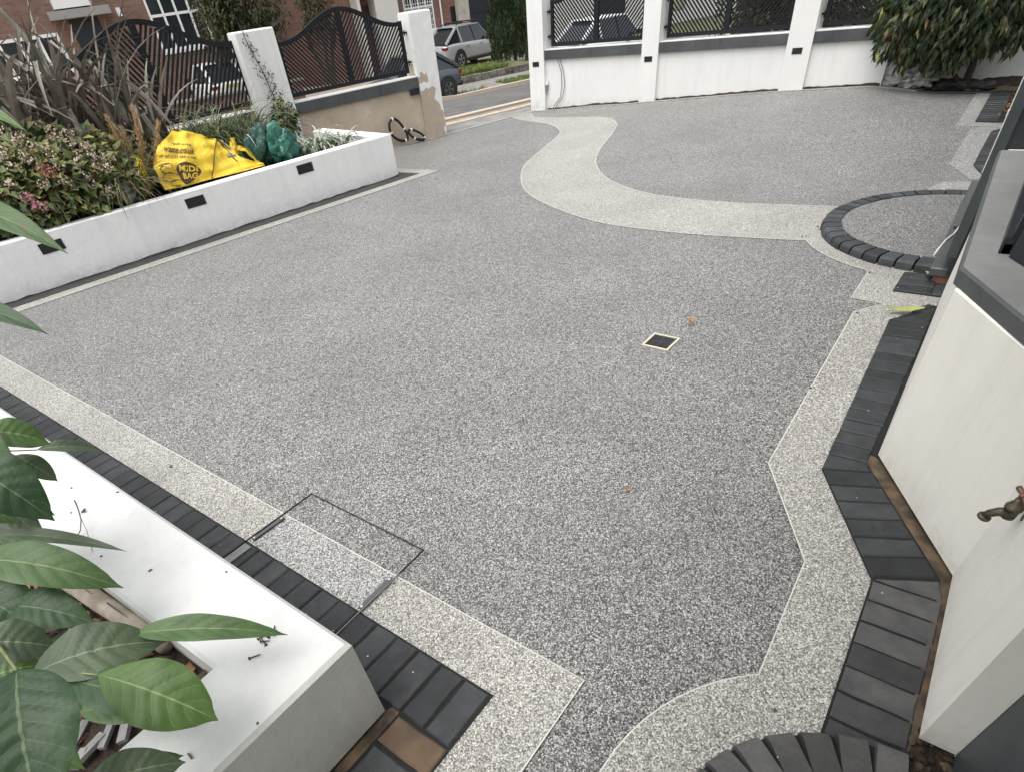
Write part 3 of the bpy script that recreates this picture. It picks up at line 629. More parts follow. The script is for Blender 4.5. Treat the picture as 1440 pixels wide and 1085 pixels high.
# right boundary wall along x = 10.08
w3 = thing('boundary_wall', 'long white wall with dark coping and three square pillars across the far side', 'wall', (10.2, 4, 0))
SEG = ((6.66, 4.92), (4.657, 2.85), (2.54, 1.63))
for y1, y0 in SEG:
    mb = MB(); mb.box((10.205, (y0 + y1) / 2, .25), (.19, y1 - y0 + .02, .76)); mb.build('wall_panel', M['fence_white'], w3)
    k = 2 if y1 - y0 > 1.5 else 1
    for i in range(k):
        a, b = y0 + (y1 - y0) * i / k, y0 + (y1 - y0) * (i + 1) / k
        mb = MB(); mb.box((10.2, (a + b) / 2, .673), (.25, b - a - .004, .116)); mb.build('coping', M['slate'], w3)
    mb = MB(); mb.box((10.2, (y0 + y1) / 2, .7365), (.24, y1 - y0, .010)); mb.build('coping_bed', M['fence_white'], w3)
for y1, y0 in ((6.955, 6.66), (4.92, 4.657), (2.85, 2.54)):
    wall_mb([(10.055, y0), (10.055, y1), (10.36, y1), (10.36, y0)], -.2, 1.85, .012).build('pillar', M['fence_white'], w3)
for (px, py) in ((753.5, 91), (911.5, 83.5), (1121, 72)):
    r = ray(px, py); p = Vector((0, 0, EYE)) + r * (10.054 / r.x); brick_light(w3, p, -math.pi / 2, .125, .062)
w4 = thing('boundary_wall', 'white wall set back behind the glossy shrub, upper right', 'wall', (10.7, .5, 0))
mb = MB(); mb.box((10.5, 1.56, .27), (.62, .14, .70)); mb.build('return', M['fence_white'], w4)
mb = MB(); mb.box((10.80, .1, .27), (.18, 2.85, .70)); mb.build('wall_panel', M['fence_white'], w4)
mb = MB(); mb.box((10.80, .1, .685), (.26, 2.85, .115)); mb.build('coping', M['slate'], w4)
mb = MB(); mb.box((10.5, 1.56, .684), (.66, .2, .113)); mb.build('coping', M['slate'], w4)
bed = tag(bumpy('planting_bed', [(10.06, 1.60), (10.72, 1.60), (10.72, -.6), (10.06, -.6)], .13, .02, M['soil'], .08, None, 5), kind='structure')
mb = MB(); mb.tube([(10.06, 1.62, .13), (10.03, 1.35, .125), (9.98, 1.0, .10), (10.0, .6, .09), (10.04, .2, .08)], .022, 8)
tag(mb.build('bed_edging', M['black']), 'black plastic edging round the foot of the glossy shrub bed', 'edging')
# dark crumbling gap at the foot of the right wall
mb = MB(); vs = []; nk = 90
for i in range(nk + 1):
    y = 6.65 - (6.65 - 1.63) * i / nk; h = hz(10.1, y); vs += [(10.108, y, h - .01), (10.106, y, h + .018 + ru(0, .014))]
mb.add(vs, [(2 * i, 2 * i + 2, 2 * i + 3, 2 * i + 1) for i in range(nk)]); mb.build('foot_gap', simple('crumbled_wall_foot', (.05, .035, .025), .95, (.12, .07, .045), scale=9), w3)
# cable and socket at the first pillar
cb = thing('cable', 'two thin dark cables hanging from the coping beside the gateway pillar', 'cable', (10.1, 6.4, 0))
for o_, e in ((0, 0), (.045, .012)):
    y0 = 6.36 + o_; pts = [(10.07, y0, .62), (10.085, y0 - .06, .45), (10.09, y0 - .075 + e, .28), (10.085, y0 - .03, .12), (10.08, y0 + .07, .03), (10.05, y0 + .10, -.02)]
    MB().tube(pts, .0045, 6).build('strand', M['black'], cb, smooth=True)
jb = thing('outdoor_socket', 'small white junction box with a dangling plug low on the pillar', 'socket', (10.08, 6.6, .2))
r = ray(769, 117); p = Vector((0, 0, EYE)) + r * (10.085 / r.x)
mb = MB(); mb.box(p, (.03, .045, .05)); mb.build('box', M['whitepl'], jb)
mb = MB(); mb.box(p + Vector((-.005, 0, -.06)), (.03, .03, .07)); mb.tube([p + Vector((-.005, 0, -.09)), p + Vector((0, .01, -.13)), p + Vector((.0, .0, -.16))], .006, 6); mb.build('plug', simple('grey_plastic', (.2, .2, .2), .5), jb)

# ------------------------------------------------------------------ chevron metal screens
def metal_screen(label, org, sv, width, z0, ze, zp, pitch, slope, group, hinge=None, slat=.019):
    """steel screen with an arched head, centre bar and slats falling towards the centre"""
    t = thing('metal_fence_panel', label, 'fence panel', org, group); sv = sv.normalized(); nv = Vector((-sv.y, sv.x, 0)); ang = math.atan2(sv.y, sv.x)
    def top(x):
        q = abs(x - width / 2) / (width / 2); return ze + (zp - ze) * (.5 + .5 * math.cos(math.pi * min(1, q / .92))) if q < .92 else ze
    P = lambda x, z, d=0: Vector((org[0], org[1], 0)) + sv * x + nv * d + Vector((0, 0, z))
    fr = .045
    def flat(name, pts, wdt, dep, par):
        """square bar swept along points in the screen's plane"""
        mb = MB(); o = 0; vs = []; fs = []; m_ = len(pts)
        for i, (x, z) in enumerate(pts):
            a = Vector(pts[max(i - 1, 0)]); b = Vector(pts[min(i + 1, m_ - 1)]); tt = (b - a).normalized(); nn = Vector((-tt.y, tt.x)) * wdt / 2
            for sx, dd in ((-1, -dep / 2), (1, -dep / 2), (1, dep / 2), (-1, dep / 2)): vs.append(P(x + nn.x * sx, z + nn.y * sx, dd))
        for i in range(m_ - 1):
            for k in range(4): fs.append((4 * i + k, 4 * i + (k + 1) % 4, 4 * i + 4 + (k + 1) % 4, 4 * i + 4 + k))
        fs += [(3, 2, 1, 0), tuple(4 * (m_ - 1) + k for k in range(4))]
        mb.add(vs, fs); return mb.build(name, M['steel'], par)
    flat('frame', [(fr / 2, z0), (fr / 2, ze + .01)], fr, .04, t); flat('frame', [(width - fr / 2, z0), (width - fr / 2, ze + .01)], fr, .04, t)
    flat('bottom_rail', [(fr, z0 + fr / 2), (width - fr, z0 + fr / 2)], fr, .038, t)
    flat('arched_head', [(x * width / 28, top(x * width / 28) - fr / 2 + .004) for x in range(29)], fr * 1.05, .042, t)
    flat('centre_bar', [(width / 2, z0 + fr), (width / 2, zp - fr)], .075, .036, t)
    for sgn in (-1, 1):
        c = z0 - 2
        k = 0
        while k < 120:
            c = z0 - slope * width + k * pitch * math.sqrt(1 + slope * slope); k += 1
            seg = []
            for i in range(61):
                d = .02 + (width / 2 - fr - .02) * i / 60       # distance from the centre bar
                x = width / 2 + sgn * d; z = c + slope * d
                if z0 + fr - .01 < z < top(x) - fr * .7: seg.append((x, z))
            if len(seg) > 3: flat('slat', [seg[0], seg[-1]], slat, .012, t)
    for z in (z0 + .12, ze - .12):
        for x, s in ((0, -1), (width, 1)):
            if hinge and s not in hinge: continue
            mb = MB(); q = P(x + s * .03, z, -.015); mb.box(q, (.06, .03, .022), ang); mb.tube([P(x + s * .012, z - .035, -.03), P(x + s * .012, z + .03, -.03)], .009, 6); mb.build('hinge', M['steel'], t)
    return t
# left screens sit on the wall between the pillars
metal_screen('arched black chevron screen between the planted pillar and the flaking pillar', fl(T1R + .04, .14), FS, (0 - T1R) - .10, .775, 1.34, 1.585, .040, 1.05, 'chevron screens on the walls', hinge=(1,))
metal_screen('arched black chevron screen behind the purple flax, far left', (3.12, 8.36, 0), Vector((1, 0, 0)), 2.45, .78, 1.42, 1.73, .052, 1.5, 'chevron screens on the walls', hinge=(1,), slat=.026)
for (ya, yb, lb) in ((6.60, 4.96, 'black chevron screen on the far wall, beside the gateway'), (4.61, 2.89, 'black chevron screen at the middle of the far wall'), (2.49, .9, 'black chevron screen on the far wall, half behind the glossy shrub')):
    metal_screen(lb, (10.22, ya, 0), Vector((0, -1, 0)), ya - yb, .765, 1.30, 1.56, .040, 1.05, 'chevron screens on the walls', hinge=(-1,))

# ================================================================== THE HOUSE AT THE RIGHT
house = thing('house', 'cream rendered house front with a slate-silled bay window, along the right edge', 'house', (3, -.5, 0))
BAY = [(1.15, -.386), (1.83, -.368), (2.412, -.021), (4.32, .015), (4.32, -1.2), (1.15, -1.2)]
def soft_prism(poly, z0, z1): return wall_mb(poly, z0, z1, .006)
soft_prism(BAY, .03, .716).build('wall', M['cream'], house)
mb = MB(); mb.prism([(1.18, -.42), (1.86, -.40), (2.42, -.04), (4.05, -.04), (4.05, -.3), (1.2, -.6)], -.05, .03); mb.build('footing', M['mortar'], house)
mb = MB(); mb.prism([(1.15, -.40), (1.83, -.40), (2.42, -.04), (4.1, -.04), (4.1, -1.2), (1.15, -1.2)], 2.05, 3.5); mb.build('upper_wall', M['cream'], house)
mb = MB(); mb.prism([(1.17, -.471), (1.17, -.9), (1.15, -.9), (1.15, -.471)], .02, 3.5); mb.build('reveal', M['cream'], house)
# the sill
SO = [(1.84, -.358), (2.452, -.008), (4.04, .044), (4.04, -.16), (2.63, -.16), (2.0, -.56), (1.80, -.42)]
mb = wall_mb(SO, .716, .77, .008); mb.mi = [1] + [0] + [1] * (len(mb.f) - 2); sl = mb.build('window_sill', [M['stone_sill'], M['sill_edge']], house)
# bay window frames and panes
def window_run(p, q, z0, z1, n, par, th=.06, dep=.07, frame=None, name='window'):
    p, q = V2(p), V2(q); d = q - p; L = d.length; a = math.atan2(d.y, d.x); fr_ = frame or M['anth']
    mb = MB()
    def bx(x0, x1, za, zb, dp=dep):
        m_ = p + d * ((x0 + x1) / 2 / L); mb.box((m_.x, m_.y, (za + zb) / 2), (x1 - x0, dp, zb - za), a)
    bx(0, L, z0, z0 + th); bx(0, L, z1 - th, z1)
    for i in range(n + 1):
        x = i * (L - th) / n; bx(x, x + th, z0 + th, z1 - th, dep * .96)
    f = mb.build(name, fr_, par); mb = MB(); m_ = (p + q) / 2
    mb.box((m_.x, m_.y, (z0 + z1) / 2), (L - .02, .012, z1 - z0 - .02), a); mb.build('pane', M['glass'], f); return f
window_run((2.615, -.145), (4.05, -.135), .771, 2.04, 2, house); window_run((1.93, -.575), (2.60, -.155), .771, 2.04, 1, house)
mb = MB()
for o_, h in ((.05, .03), (.075, .05)):
    mb.box((3.3, -.11 + o_ * .3 - .02, .771 + h / 2), (1.38, .03, h))
mb.build('frame_foot', M['anth'], house)
# door set beyond the bay
dset = M['anth']
mb = MB(); mb.prism([(4.33, -.06), (4.33, .040), (6.32, .080), (6.32, -.06)], .08, 2.15); mb.build('door_frame', dset, house)
for x in (4.64, 5.70):
    mb = MB(); mb.box((x + .12, .06, 1.13), (.88, .05, 1.9), .02); d_ = mb.build('door', M['door'], house)
    mb = MB(); mb.box((x + .12, .087, 1.5), (.6, .008, .9), .02); mb.build('pane', M['glass'], d_)
mb = MB(); mb.tube([(5.30, .12, 1.0), (5.30, .12, 1.5)], .012, 8); mb.tube([(5.30, .06, 1.05), (5.30, .12, 1.05)], .01, 6); mb.build('door_handle', M['metal_lt'], d_)
wall_mb([(4.36, .128), (6.28, .158), (6.30, .0), (4.36, .0)], .06, .103, .006).build('threshold', M['sill_edge'], house)
mb = MB(); mb.prism([(4.39, .1), (6.22, .12), (6.22, -.05), (4.34, -.05)], -.05, .06); mb.build('threshold_bed', simple('red_brick_course', (.22, .10, .06), .8, (.12, .07, .05), scale=30), house)
mb = MB(); mb.prism([(4.1, -.12), (4.12, -.06), (6.85, -.06), (6.85, -1.2), (4.1, -1.2)], 2.15, 3.5); mb.build('upper_wall', M['cream'], house)
mb = MB(); mb.prism([(6.24, -.06), (6.86, -.06), (6.86, -1.2), (6.24, -1.2)], .0, 2.15); mb.build('wall', M['cream'], house)
soft_prism([(6.87, .13), (8.47, .11), (8.47, -1.2), (6.87, -1.2)], .02, 3.5).build('wall', M['cream'], house)
for k in range(22):
    p = (1.10 + ru(-.03, .10), -.42 + ru(-.05, .05), .012 + ru(0, .01)); r_ = rock('grit_stone', None, None, p, (ru(.006, .016), ru(.006, .014), ru(.005, .010)), M['soil'] if k % 3 else M['mortar'], k); r_.parent = house
mb = MB(); mb.prism([(1.06, -.372), (1.16, -.38), (1.20, -.6), (.9, -.6), (1.0, -.42)], -.02, .0125); mb.build('soil_gap', M['soil'], house)
# door recess next to the camera
mb = MB(); mb.prism([(1.169, -.472), (.25, -.472), (.25, -.54), (1.169, -.54)], .02, 2.2); mb.build('door', M['door'], house)
mb = MB(); mb.prism([(.24, -.45), (-.1, -.45), (-.1, -1.2), (.24, -1.2)], .02, 3.5); mb.build('wall', M['cream'], house)
mb = MB(); mb.prism([(-.1, -.44), (-6, -.44), (-6, -1.2), (-.1, -1.2)], .02, 3.5); mb.build('wall', M['cream'], house)
mb = MB(); mb.prism([(1.16, -.47), (.24, -.47), (.24, -1.2), (1.16, -1.2)], 2.2, 3.5); mb.build('upper_wall', M['cream'], house)
mb = MB(); mb.box((-1.4, -.12, 2.55), (5.0, .75, .12)); mb.build('porch_roof', M['cream'], house)
mb = MB(); mb.box((1.3, -1.0, 3.55), (15, 1.5, .12)); rf = mb.build('roof', M['slate'], house)
mb = MB(); mb.tube([(-6, -.2, 3.5), (8.6, -.2, 3.5)], .06, 8); mb.build('gutter', M['black'], rf)
# low dark wall and leaf litter past the house
lw = thing('low_wall', 'low dark mossy wall past the house, top right corner', 'wall', (9.3, .1, 0))
mb = MB(); mb.box((9.3, -.02, .3), (1.5, .14, .6)); mb.build('stonework', simple('mossy_dark_wall', (.07, .055, .045), .9, (.16, .13, .10), scale=12, bump=.8), lw)
# white clip and cable on the threshold
tag(MB().box((5.9, .10, .60), (.05, .03, .03)).build('cable_clip', M['whitepl']), 'white clip on the dark door frame, right edge', 'clip')
tc = thing('cable', 'thin white cable lying along the black door threshold', 'cable', (5.2, .08, .1))
pts = [Vector((6.02, .10, .108)), Vector((5.9, .03, .108)), Vector((5.72, .04, .107)), Vector((5.4, .05, .107)), Vector((5.2, .085, .107)), Vector((4.98, .10, .107)), Vector((4.85, .125, .108)), Vector((4.7, .140, .10)), Vector((4.66, .15, .07))]
MB().tube([Vector((p.x, p.y, p.z)) for p in pts], .0055, 6).build('strand', M['whitepl'], tc, smooth=True)
bk_ = MB(); bk_.box((5.12, .07, .106), (.035, .10, .006)); tag(bk_.build('cable_clip', M['black']), 'flat black clip across the white cable on the threshold', 'clip')

# tap
tp = thing('garden_tap', 'weathered brass garden tap on the cream wall at the right edge', 'tap', (1.612, -.385, .485)); tp.scale = (.88, .88, .88)
tb = Vector((1.605, -.340, .492))
MB().tube([tb + Vector((0, -.07, -.012)), tb + Vector((0, -.03, -.012))], [.011, .011], 12).lathe([(.017, 0), (.017, .012)], Matrix.Translation(tb + Vector((0, -.045, -.012))) @ Matrix.Rotation(-math.pi / 2, 4, 'X'), 6).lathe([(.024, 0), (.022, .008), (.013, .012)], Matrix.Translation(tb + Vector((0, -.066, -.012))) @ Matrix.Rotation(-math.pi / 2, 4, 'X'), 16).build('inlet', M['brass'], tp, smooth=False)
MB().lathe([(.008, -.030), (.017, -.024), (.0185, -.008), (.0185, .008), (.023, .010), (.0235, .018), (.020, .020), (.0165, .030), (.012, .033), (.011, .046), (.006, .048), (.006, .062)], Matrix.Translation(tb), 16).build('valve_body', M['brass'], tp, smooth=True)
MB().tube([tb + Vector((0, .004, -.008)), tb + Vector((0, .026, -.014)), tb + Vector((0, .042, -.028)), tb + Vector((0, .046, -.040))], [.016, .0135, .0125, .013], 12).lathe([(.014, 0), (.0185, -.003), (.0185, -.011), (.015, -.014), (.012, -.016)], Matrix.Translation(tb + Vector((0, .0465, -.038))) @ Matrix.Rotation(math.radians(14), 4, 'X'), 16).build('spout', M['brass'], tp, smooth=True)
hd = MB(); hc = tb + Vector((0, 0, .060)); ax = Vector((.75, .45, .25)).normalized()
hd.tube([hc - ax * .031, hc - ax * .022, hc - ax * .006, hc + ax * .006, hc + ax * .022, hc + ax * .031], [.0075, .0085, .005, .005, .0085, .0075], 10).lathe([(.009, -.008), (.010, .004), (.006, .008)], Matrix.Translation(hc), 10)
hd.build('tee_handle', M['copper'], tp, smooth=True)

# ================================================================== PLANT HELPERS
def leafmat(name, c, c2, scale=5, rough=.5, trans=.25):
    m, nt, n, l, b = newmat(name)
    g = n.new('ShaderNodeNewGeometry'); t = n.new('ShaderNodeTexNoise'); t.inputs['Scale'].default_value = scale; t.inputs['Detail'].default_value = 3; l.new(g.outputs['Position'], t.inputs['Vector'])
    ad = n.new('ShaderNodeMath'); ad.operation = 'ADD'; l.new(t.outputs['Fac'], ad.inputs[0])
    mr = n.new('ShaderNodeMapRange'); mr.inputs[3].default_value = -.25; mr.inputs[4].default_value = .25; l.new(g.outputs['Random Per Island'], mr.inputs[0]); l.new(mr.outputs[0], ad.inputs[1])
    r = n.new('ShaderNodeValToRGB'); r.color_ramp.elements[0].position = .3; r.color_ramp.elements[1].position = .75
    r.color_ramp.elements[0].color = (*c, 1); r.color_ramp.elements[1].color = (*c2, 1); l.new(ad.outputs[0], r.inputs['Fac']); l.new(r.outputs[0], b.inputs['Base Color'])
    b.inputs['Roughness'].default_value = rough; b.inputs['Specular IOR Level'].default_value = .4
    if trans:
        tr = n.new('ShaderNodeBsdfTranslucent'); l.new(r.outputs[0], tr.inputs[0]); mx = n.new('ShaderNodeMixShader'); mx.inputs[0].default_value = trans
        l.new(b.outputs[0], mx.inputs[1]); l.new(tr.outputs[0], mx.inputs[2]); l.new(mx.outputs[0], n['Material Output'].inputs['Surface'])
    return m
M['lf_dark'] = leafmat('dark_glossy_leaf', (.016, .030, .013), (.05, .075, .028), 6, .42)
M['lf_olive'] = leafmat('olive_leaf', (.04, .055, .022), (.11, .12, .045), 6, .45)
M['lf_pink'] = leafmat('pinkish_new_leaf', (.22, .12, .08), (.30, .22, .11), 6, .5)
M['lf_hyd'] = leafmat('hydrangea_leaf', (.09, .125, .04), (.23, .26, .09), 8, .5)
M['lf_hyd2'] = leafmat('yellowing_leaf', (.30, .29, .09), (.42, .38, .13), 9, .5)
M['lf_brown'] = leafmat('bronzed_leaf', (.13, .085, .04), (.24, .16, .08), 9, .6)
M['con'] = leafmat('conifer_green', (.016, .034, .014), (.045, .075, .025), 3, .7, 0)
M['con2'] = leafmat('bright_shrub_green', (.05, .10, .03), (.12, .20, .06), 3, .6)
M['tree'] = leafmat('tree_leaf', (.03, .045, .017), (.085, .095, .035), 2, .6)
M['tree2'] = leafmat('russet_tree_leaf', (.08, .045, .03), (.14, .10, .05), 2, .6)
M['flax'] = leafmat('purple_bronze_flax', (.11, .09, .08), (.30, .26, .22), 7, .5, .1)
M['flax2'] = leafmat('grey_green_flax', (.11, .105, .08), (.25, .24, .19), 7, .5, .1)
M['gr_dark'] = leafmat('dark_sedge', (.05, .075, .032), (.16, .20, .09), 9, .6, .1)
M['gr_straw'] = leafmat('straw_grass', (.18, .14, .07), (.34, .27, .15), 9, .7, .1)
M['plume'] = leafmat('tan_plume', (.40, .26, .12), (.58, .42, .24), 20, .8, .2)
M['silver'] = leafmat('silver_strap_leaf', (.26, .31, .24), (.56, .60, .50), 10, .6, .1)
M['petal'] = leafmat('faded_cream_petal', (.42, .32, .25), (.74, .62, .50), 25, .6, .2)
M['petal_pink'] = leafmat('pink_petal', (.50, .20, .23), (.70, .45, .45), 25, .6, .2)
M['petal_red'] = leafmat('dull_red_petal', (.40, .09, .10), (.55, .20, .18), 25, .6, .2)
M['yellow_fl'] = leafmat('yellow_flower', (.75, .48, .02), (.85, .65, .06), 25, .6, .1)
M['lawn'] = leafmat('rough_grass', (.09, .14, .03), (.22, .27, .08), 2, .7)
M['bark'] = simple('dark_bark', (.05, .04, .032), .9, (.11, .09, .07), scale=20, bump=.6)
def rdir():
    z = ru(-1, 1); a = ru(0, 2 * math.pi); q = math.sqrt(1 - z * z); return Vector((q * math.cos(a), q * math.sin(a), z))
def add_leaf(mb, p, d, nrm, L, W, mi=0, droop=.25):
    """folded, drooping leaf of four faces"""
    d = d.normalized(); s = d.cross(nrm)
    if s.length < 1e-3: s = d.orthogonal()
    s.normalize(); nn = s.cross(d).normalized()
    a = p; m_ = p + d * L * .5 + nn * L * .04; e = p + d * L - nn * L * droop
    l_, r_ = p + d * L * .42 - s * W / 2 + nn * W * .18, p + d * L * .42 + s * W / 2 + nn * W * .18
    mb.add([a, l_, m_, r_, e], [(0, 2, 1), (0, 3, 2), (1, 2, 4), (2, 3, 4)], mi)
def crown(name, par, c, rad, n, L, W, mats, wts, shell=.45, lump=.3, kind=None, hang=.5, zmin=-9):
    """leaves spread through an uneven volume; lumps leave gaps and clumps"""
    mb = MB(); c = Vector(c); cl = [(rdir(), ru(.55, 1.0)) for _ in range(26)]
    for _ in range(n):
        ld, lr = random.choice(cl); d = (ld + rdir() * lump * 2).normalized(); r = (shell + (1 - shell) * rnd() ** .6) * lr
        p = c + Vector((d.x * rad[0], d.y * rad[1], d.z * rad[2])) * r
        if p.z < zmin: continue
        out = (d + rdir() * .7 + Vector((0, 0, -hang))).normalized()
        k = random.choices(range(len(mats)), wts)[0]; sc = ru(.7, 1.2)
        add_leaf(mb, p, out, (Vector((0, 0, 1)) + rdir() * .5), L * sc, W * sc, k)
    o = mb.build(name, mats, par)
    return o
def blade(mb, base, az, L, lean, w, bend=1.0, mi=0, n=6, kink=None, twist=0):
    """arching strap leaf"""
    p = Vector(base); th = lean; pts = [p.copy()]; ws = [w * .6]
    dd = Vector((math.cos(az), math.sin(az), 0)); st = L / n
    for i in range(n):
        th += bend / n * (1.0 + i * .25)
        if kink and i == kink: th += ru(.9, 1.7)
        p = p + (dd * math.sin(th) + Vector((0, 0, math.cos(th)))) * st; pts.append(p.copy()); ws.append(w * (1 - ((i + 1) / n) ** 3 * .9))
    sd_ = Vector((-dd.y, dd.x, 0)) + dd * twist; mb.ribbon(pts, ws, sd_.normalized(), mi)
def clump(name, par, c, rad, n, L, w, mats, wts, bend=(.6, 1.6), lean=(.05, .5), seg=5, kinkp=0):
    mb = MB()
    for _ in range(n):
        a = ru(0, 2 * math.pi); r = rad * math.sqrt(rnd()); b = Vector(c) + Vector((math.cos(a) * r, math.sin(a) * r, 0)); sc = ru(.6, 1.1)
        blade(mb, b, a + ru(-.8, .8), L * sc, ru(*lean) * (1 + r), w * ru(.7, 1.2), ru(*bend), random.choices(range(len(mats)), wts)[0], seg, (random.randint(2, seg - 1) if rnd() < kinkp else None), ru(-.4, .4))
    return mb.build(name, mats, par)

# ================================================================== ACROSS THE STREET
def sp(px, py, b):
    """street coordinates (a, z) of what is seen at a picture position on the vertical plane b"""
    r = ray(px, py); k = (b + ST_0.dot(ST_N)) / (r.x * ST_N.x + r.y * ST_N.y); p = r * k
    return (p - ST_0).dot(ST_S), p.z + EYE
def sbox(mb, a0, a1, b0, b1, z0, z1, mi=0):
    p = street((a0 + a1) / 2, (b0 + b1) / 2, (z0 + z1) / 2); return mb.box(p, (abs(a1 - a0), abs(b1 - b0), abs(z1 - z0)), SA, mi)
def swindow(par, a0, a1, z0, z1, b, nv, nh, frame=None, leads=False, bar_=.07, name='window', trans=None):
    """white casement window standing proud of the wall face at b (faces the drive)"""
    fr_ = frame or M['whitepl']; mb = MB()
    for x0, x1, q0, q1 in [(a0, a1, z0, z0 + bar_), (a0, a1, z1 - bar_, z1)]: sbox(mb, x0, x1, b - .06, b + .04, q0, q1)
    for i in range(nv + 1):
        x = a0 + (a1 - a0 - bar_) * i / nv; sbox(mb, x, x + bar_, b - .057, b + .04, z0 + bar_, z1 - bar_)
    for t in (trans or []): sbox(mb, a0 + bar_, a1 - bar_, b - .054, b + .04, t - bar_ / 2, t + bar_ / 2)
    f = mb.build(name, fr_, par)
    mb = MB(); sbox(mb, a0 - .06, a1 + .06, b - .16, b, z0 - .09, z0 - .003); mb.build('sill', M['whitepl'], f)
    mb = MB(); sbox(mb, a0 + .01, a1 - .01, b - .02, b + .02, z0 + .01, z1 - .01); mb.build('pane', M['glass'], f)
    if leads:
        mb = MB(); n1, n2 = leads
        for i in range(1, n1): x = a0 + (a1 - a0) * i / n1; sbox(mb, x - .012, x + .012, b - .035, b - .022, z0 + bar_, z1 - bar_)
        for i in range(1, n2): z = z0 + (z1 - z0) * i / n2; sbox(mb, a0 + bar_, a1 - bar_, b - .036, b - .023, z - .012, z + .012)
        mb.build('glazing_bars', M['whitepl'], f)
    return f
# house A, behind the flax
BA = 24
hA = thing('house', 'brown brick house with a wide white casement window, across the street at the left', 'house', street(0, BA + 3, -.6))
def wall_with_holes(par, a0, a1, b, z0, z1, mat, holes, depth=.35, name='wall'):
    """wall in the plane b pieced round its openings"""
    mb = MB(); xs = sorted({a0, a1, *[h[0] for h in holes], *[h[1] for h in holes]})
    for x0, x1 in zip(xs, xs[1:]):
        hh = sorted([h for h in holes if h[0] <= x0 + 1e-6 and h[1] >= x1 - 1e-6], key=lambda h: h[2]); z = z0
        for h in hh:
            if h[2] > z: sbox(mb, x0, x1, b, b + depth, z, h[2])
            z = h[3]
        if z < z1: sbox(mb, x0, x1, b, b + depth, z, z1)
    return mb.build(name, mat, par)
wa0, wz0 = sp(230, 74, BA); wa1, _ = sp(303, 62, BA); wz1 = 2.75
da0, _ = sp(104, 30, BA); da1, dz1 = sp(136, 22, BA)
wall_with_holes(hA, -16, 5.1, BA, -1.5, 9, M['brick'], [(wa0, wa1, wz0, wz1), (da0 - .2, da1, -1.2, dz1 - .02), (-6.6, -3.1, .9, 2.0)])
swindow(hA, wa0, wa1, wz0, wz1, BA + .05, 4, 2, leads=None, bar_=.085, trans=[2.07])
swindow(hA, -6.6, -3.1, .9, 2.0, BA + .05, 5, 1, bar_=.10)
mb = MB(); sbox(mb, da0 - .2, da1, BA + .1, BA + .2, -1.2, dz1 - .02); mb.build('door', M['anth'], hA)
mb = MB(); sbox(mb, da0 - .8, da1 + .5, BA - .6, BA + .1, 2.32, 2.56); mb.build('canopy', simple('grey_canopy', (.28, .27, .26), .7), hA)
mb = MB(); sbox(mb, da0 - .5, da1 - .1, BA - .55, BA, 2.60, 2.85); mb.build('name_board', M['whitepl'], hA)
mb = MB(); sbox(mb, da1 + .75, da1 + .9, BA - .12, BA, 2.2, 2.45); mb.build('porch_lamp', M['whitepl'], hA)
mb = MB(); sbox(mb, -16.4, 5.5, BA - .5, BA + 7, 9.0, 9.2); mb.build('roof', M['slate'], hA)
# house B, beyond the second screen
BB = 29
hB = thing('house', 'red brick house with a white porch, dark red door and leaded white window', 'house', street(12, BB + 3, -1.4))
a_ = lambda px, py: sp(px, py, BB)[0]
z_ = lambda px, py: sp(px, py, BB)[1]
pl0, pl1 = a_(492, 5), a_(549, 5); wi0, wi1 = a_(566, 3), a_(613, 38); wz = z_(614, 42); dz0, dz1 = z_(520, 82), z_(506, 9)
dr0, dr1 = a_(498, 12), a_(528, 12); sd0, sd1 = a_(634, 22), a_(646, 22); sdt = z_(637, 9)
ga0, ga1 = a_(657, 25), a_(752, 20)
wall_with_holes(hB, a_(395, 60), ga0 - .25, BB, -2.4, 9, M['brick_red'], [(wi0, wi1, wz, wz + 2.4), (sd0, sd1, -1.6, sdt), (dr0, dr1, -1.5, dz1)])
mb = MB(); sbox(mb, pl1 - 1.35, pl1, BB - .9, BB - .003, -1.6, 4.0); sbox(mb, pl0, pl0 + .18, BB - .9, BB - .003, -1.6, 4.0); sbox(mb, pl0, pl1, BB - .9, BB - .003, dz1 + .25, 4.2); mb.build('porch', simple('off_white_porch', (.62, .61, .57), .7), hB)
mb = MB(); sbox(mb, dr0, dr1, BB + .06, BB + .14, -1.5, dz1); d_ = mb.build('door', simple('dark_red_door', (.085, .022, .022), .5), hB)
mb = MB(); sbox(mb, dr0 + .25, dr1 - .25, BB + .04, BB + .058, dz1 - 1.0, dz1 - .3); mb.build('pane', M['glass'], d_)
swindow(hB, wi0, wi1, wz, wz + 2.4, BB + .05, 4, 2, leads=(12, 10), bar_=.08, trans=[wz + 1.05])
mb = MB(); p0 = street(a_(621, 30), BB - .09, -2); p1 = street(a_(621, 30), BB - .09, 9); mb.tube([p0, p1], .05, 8); mb.build('downpipe', M['whitepl'], hB)
mb = MB(); sbox(mb, sd0, sd1, BB + .08, BB + .16, -1.6, sdt); mb.build('side_door', M['anth'], hB)
mb = MB(); sbox(mb, ga0 - .75, ga0 - .01, BB - .35, BB - .004, -2.4, 6); mb.build('render_pier', simple('dirty_cream_pier', (.38, .35, .30), .85, (.50, .47, .41), scale=3), hB)
mb = MB(); sbox(mb, ga0, ga1, BB + .1, BB + .2, -2.4, 3.2); gd = mb.build('garage_door', M['anth'], hB)
for k in range(8):
    mb = MB(); sbox(mb, ga0 + .02, ga1 - .02, BB + .08, BB + .098, -2.2 + k * .66, -2.2 + k * .66 + .62); mb.build('panel', simple('anthracite_panel', (.022, .026, .036), .45) if k == 0 else bpy.data.materials['anthracite_panel'], gd)
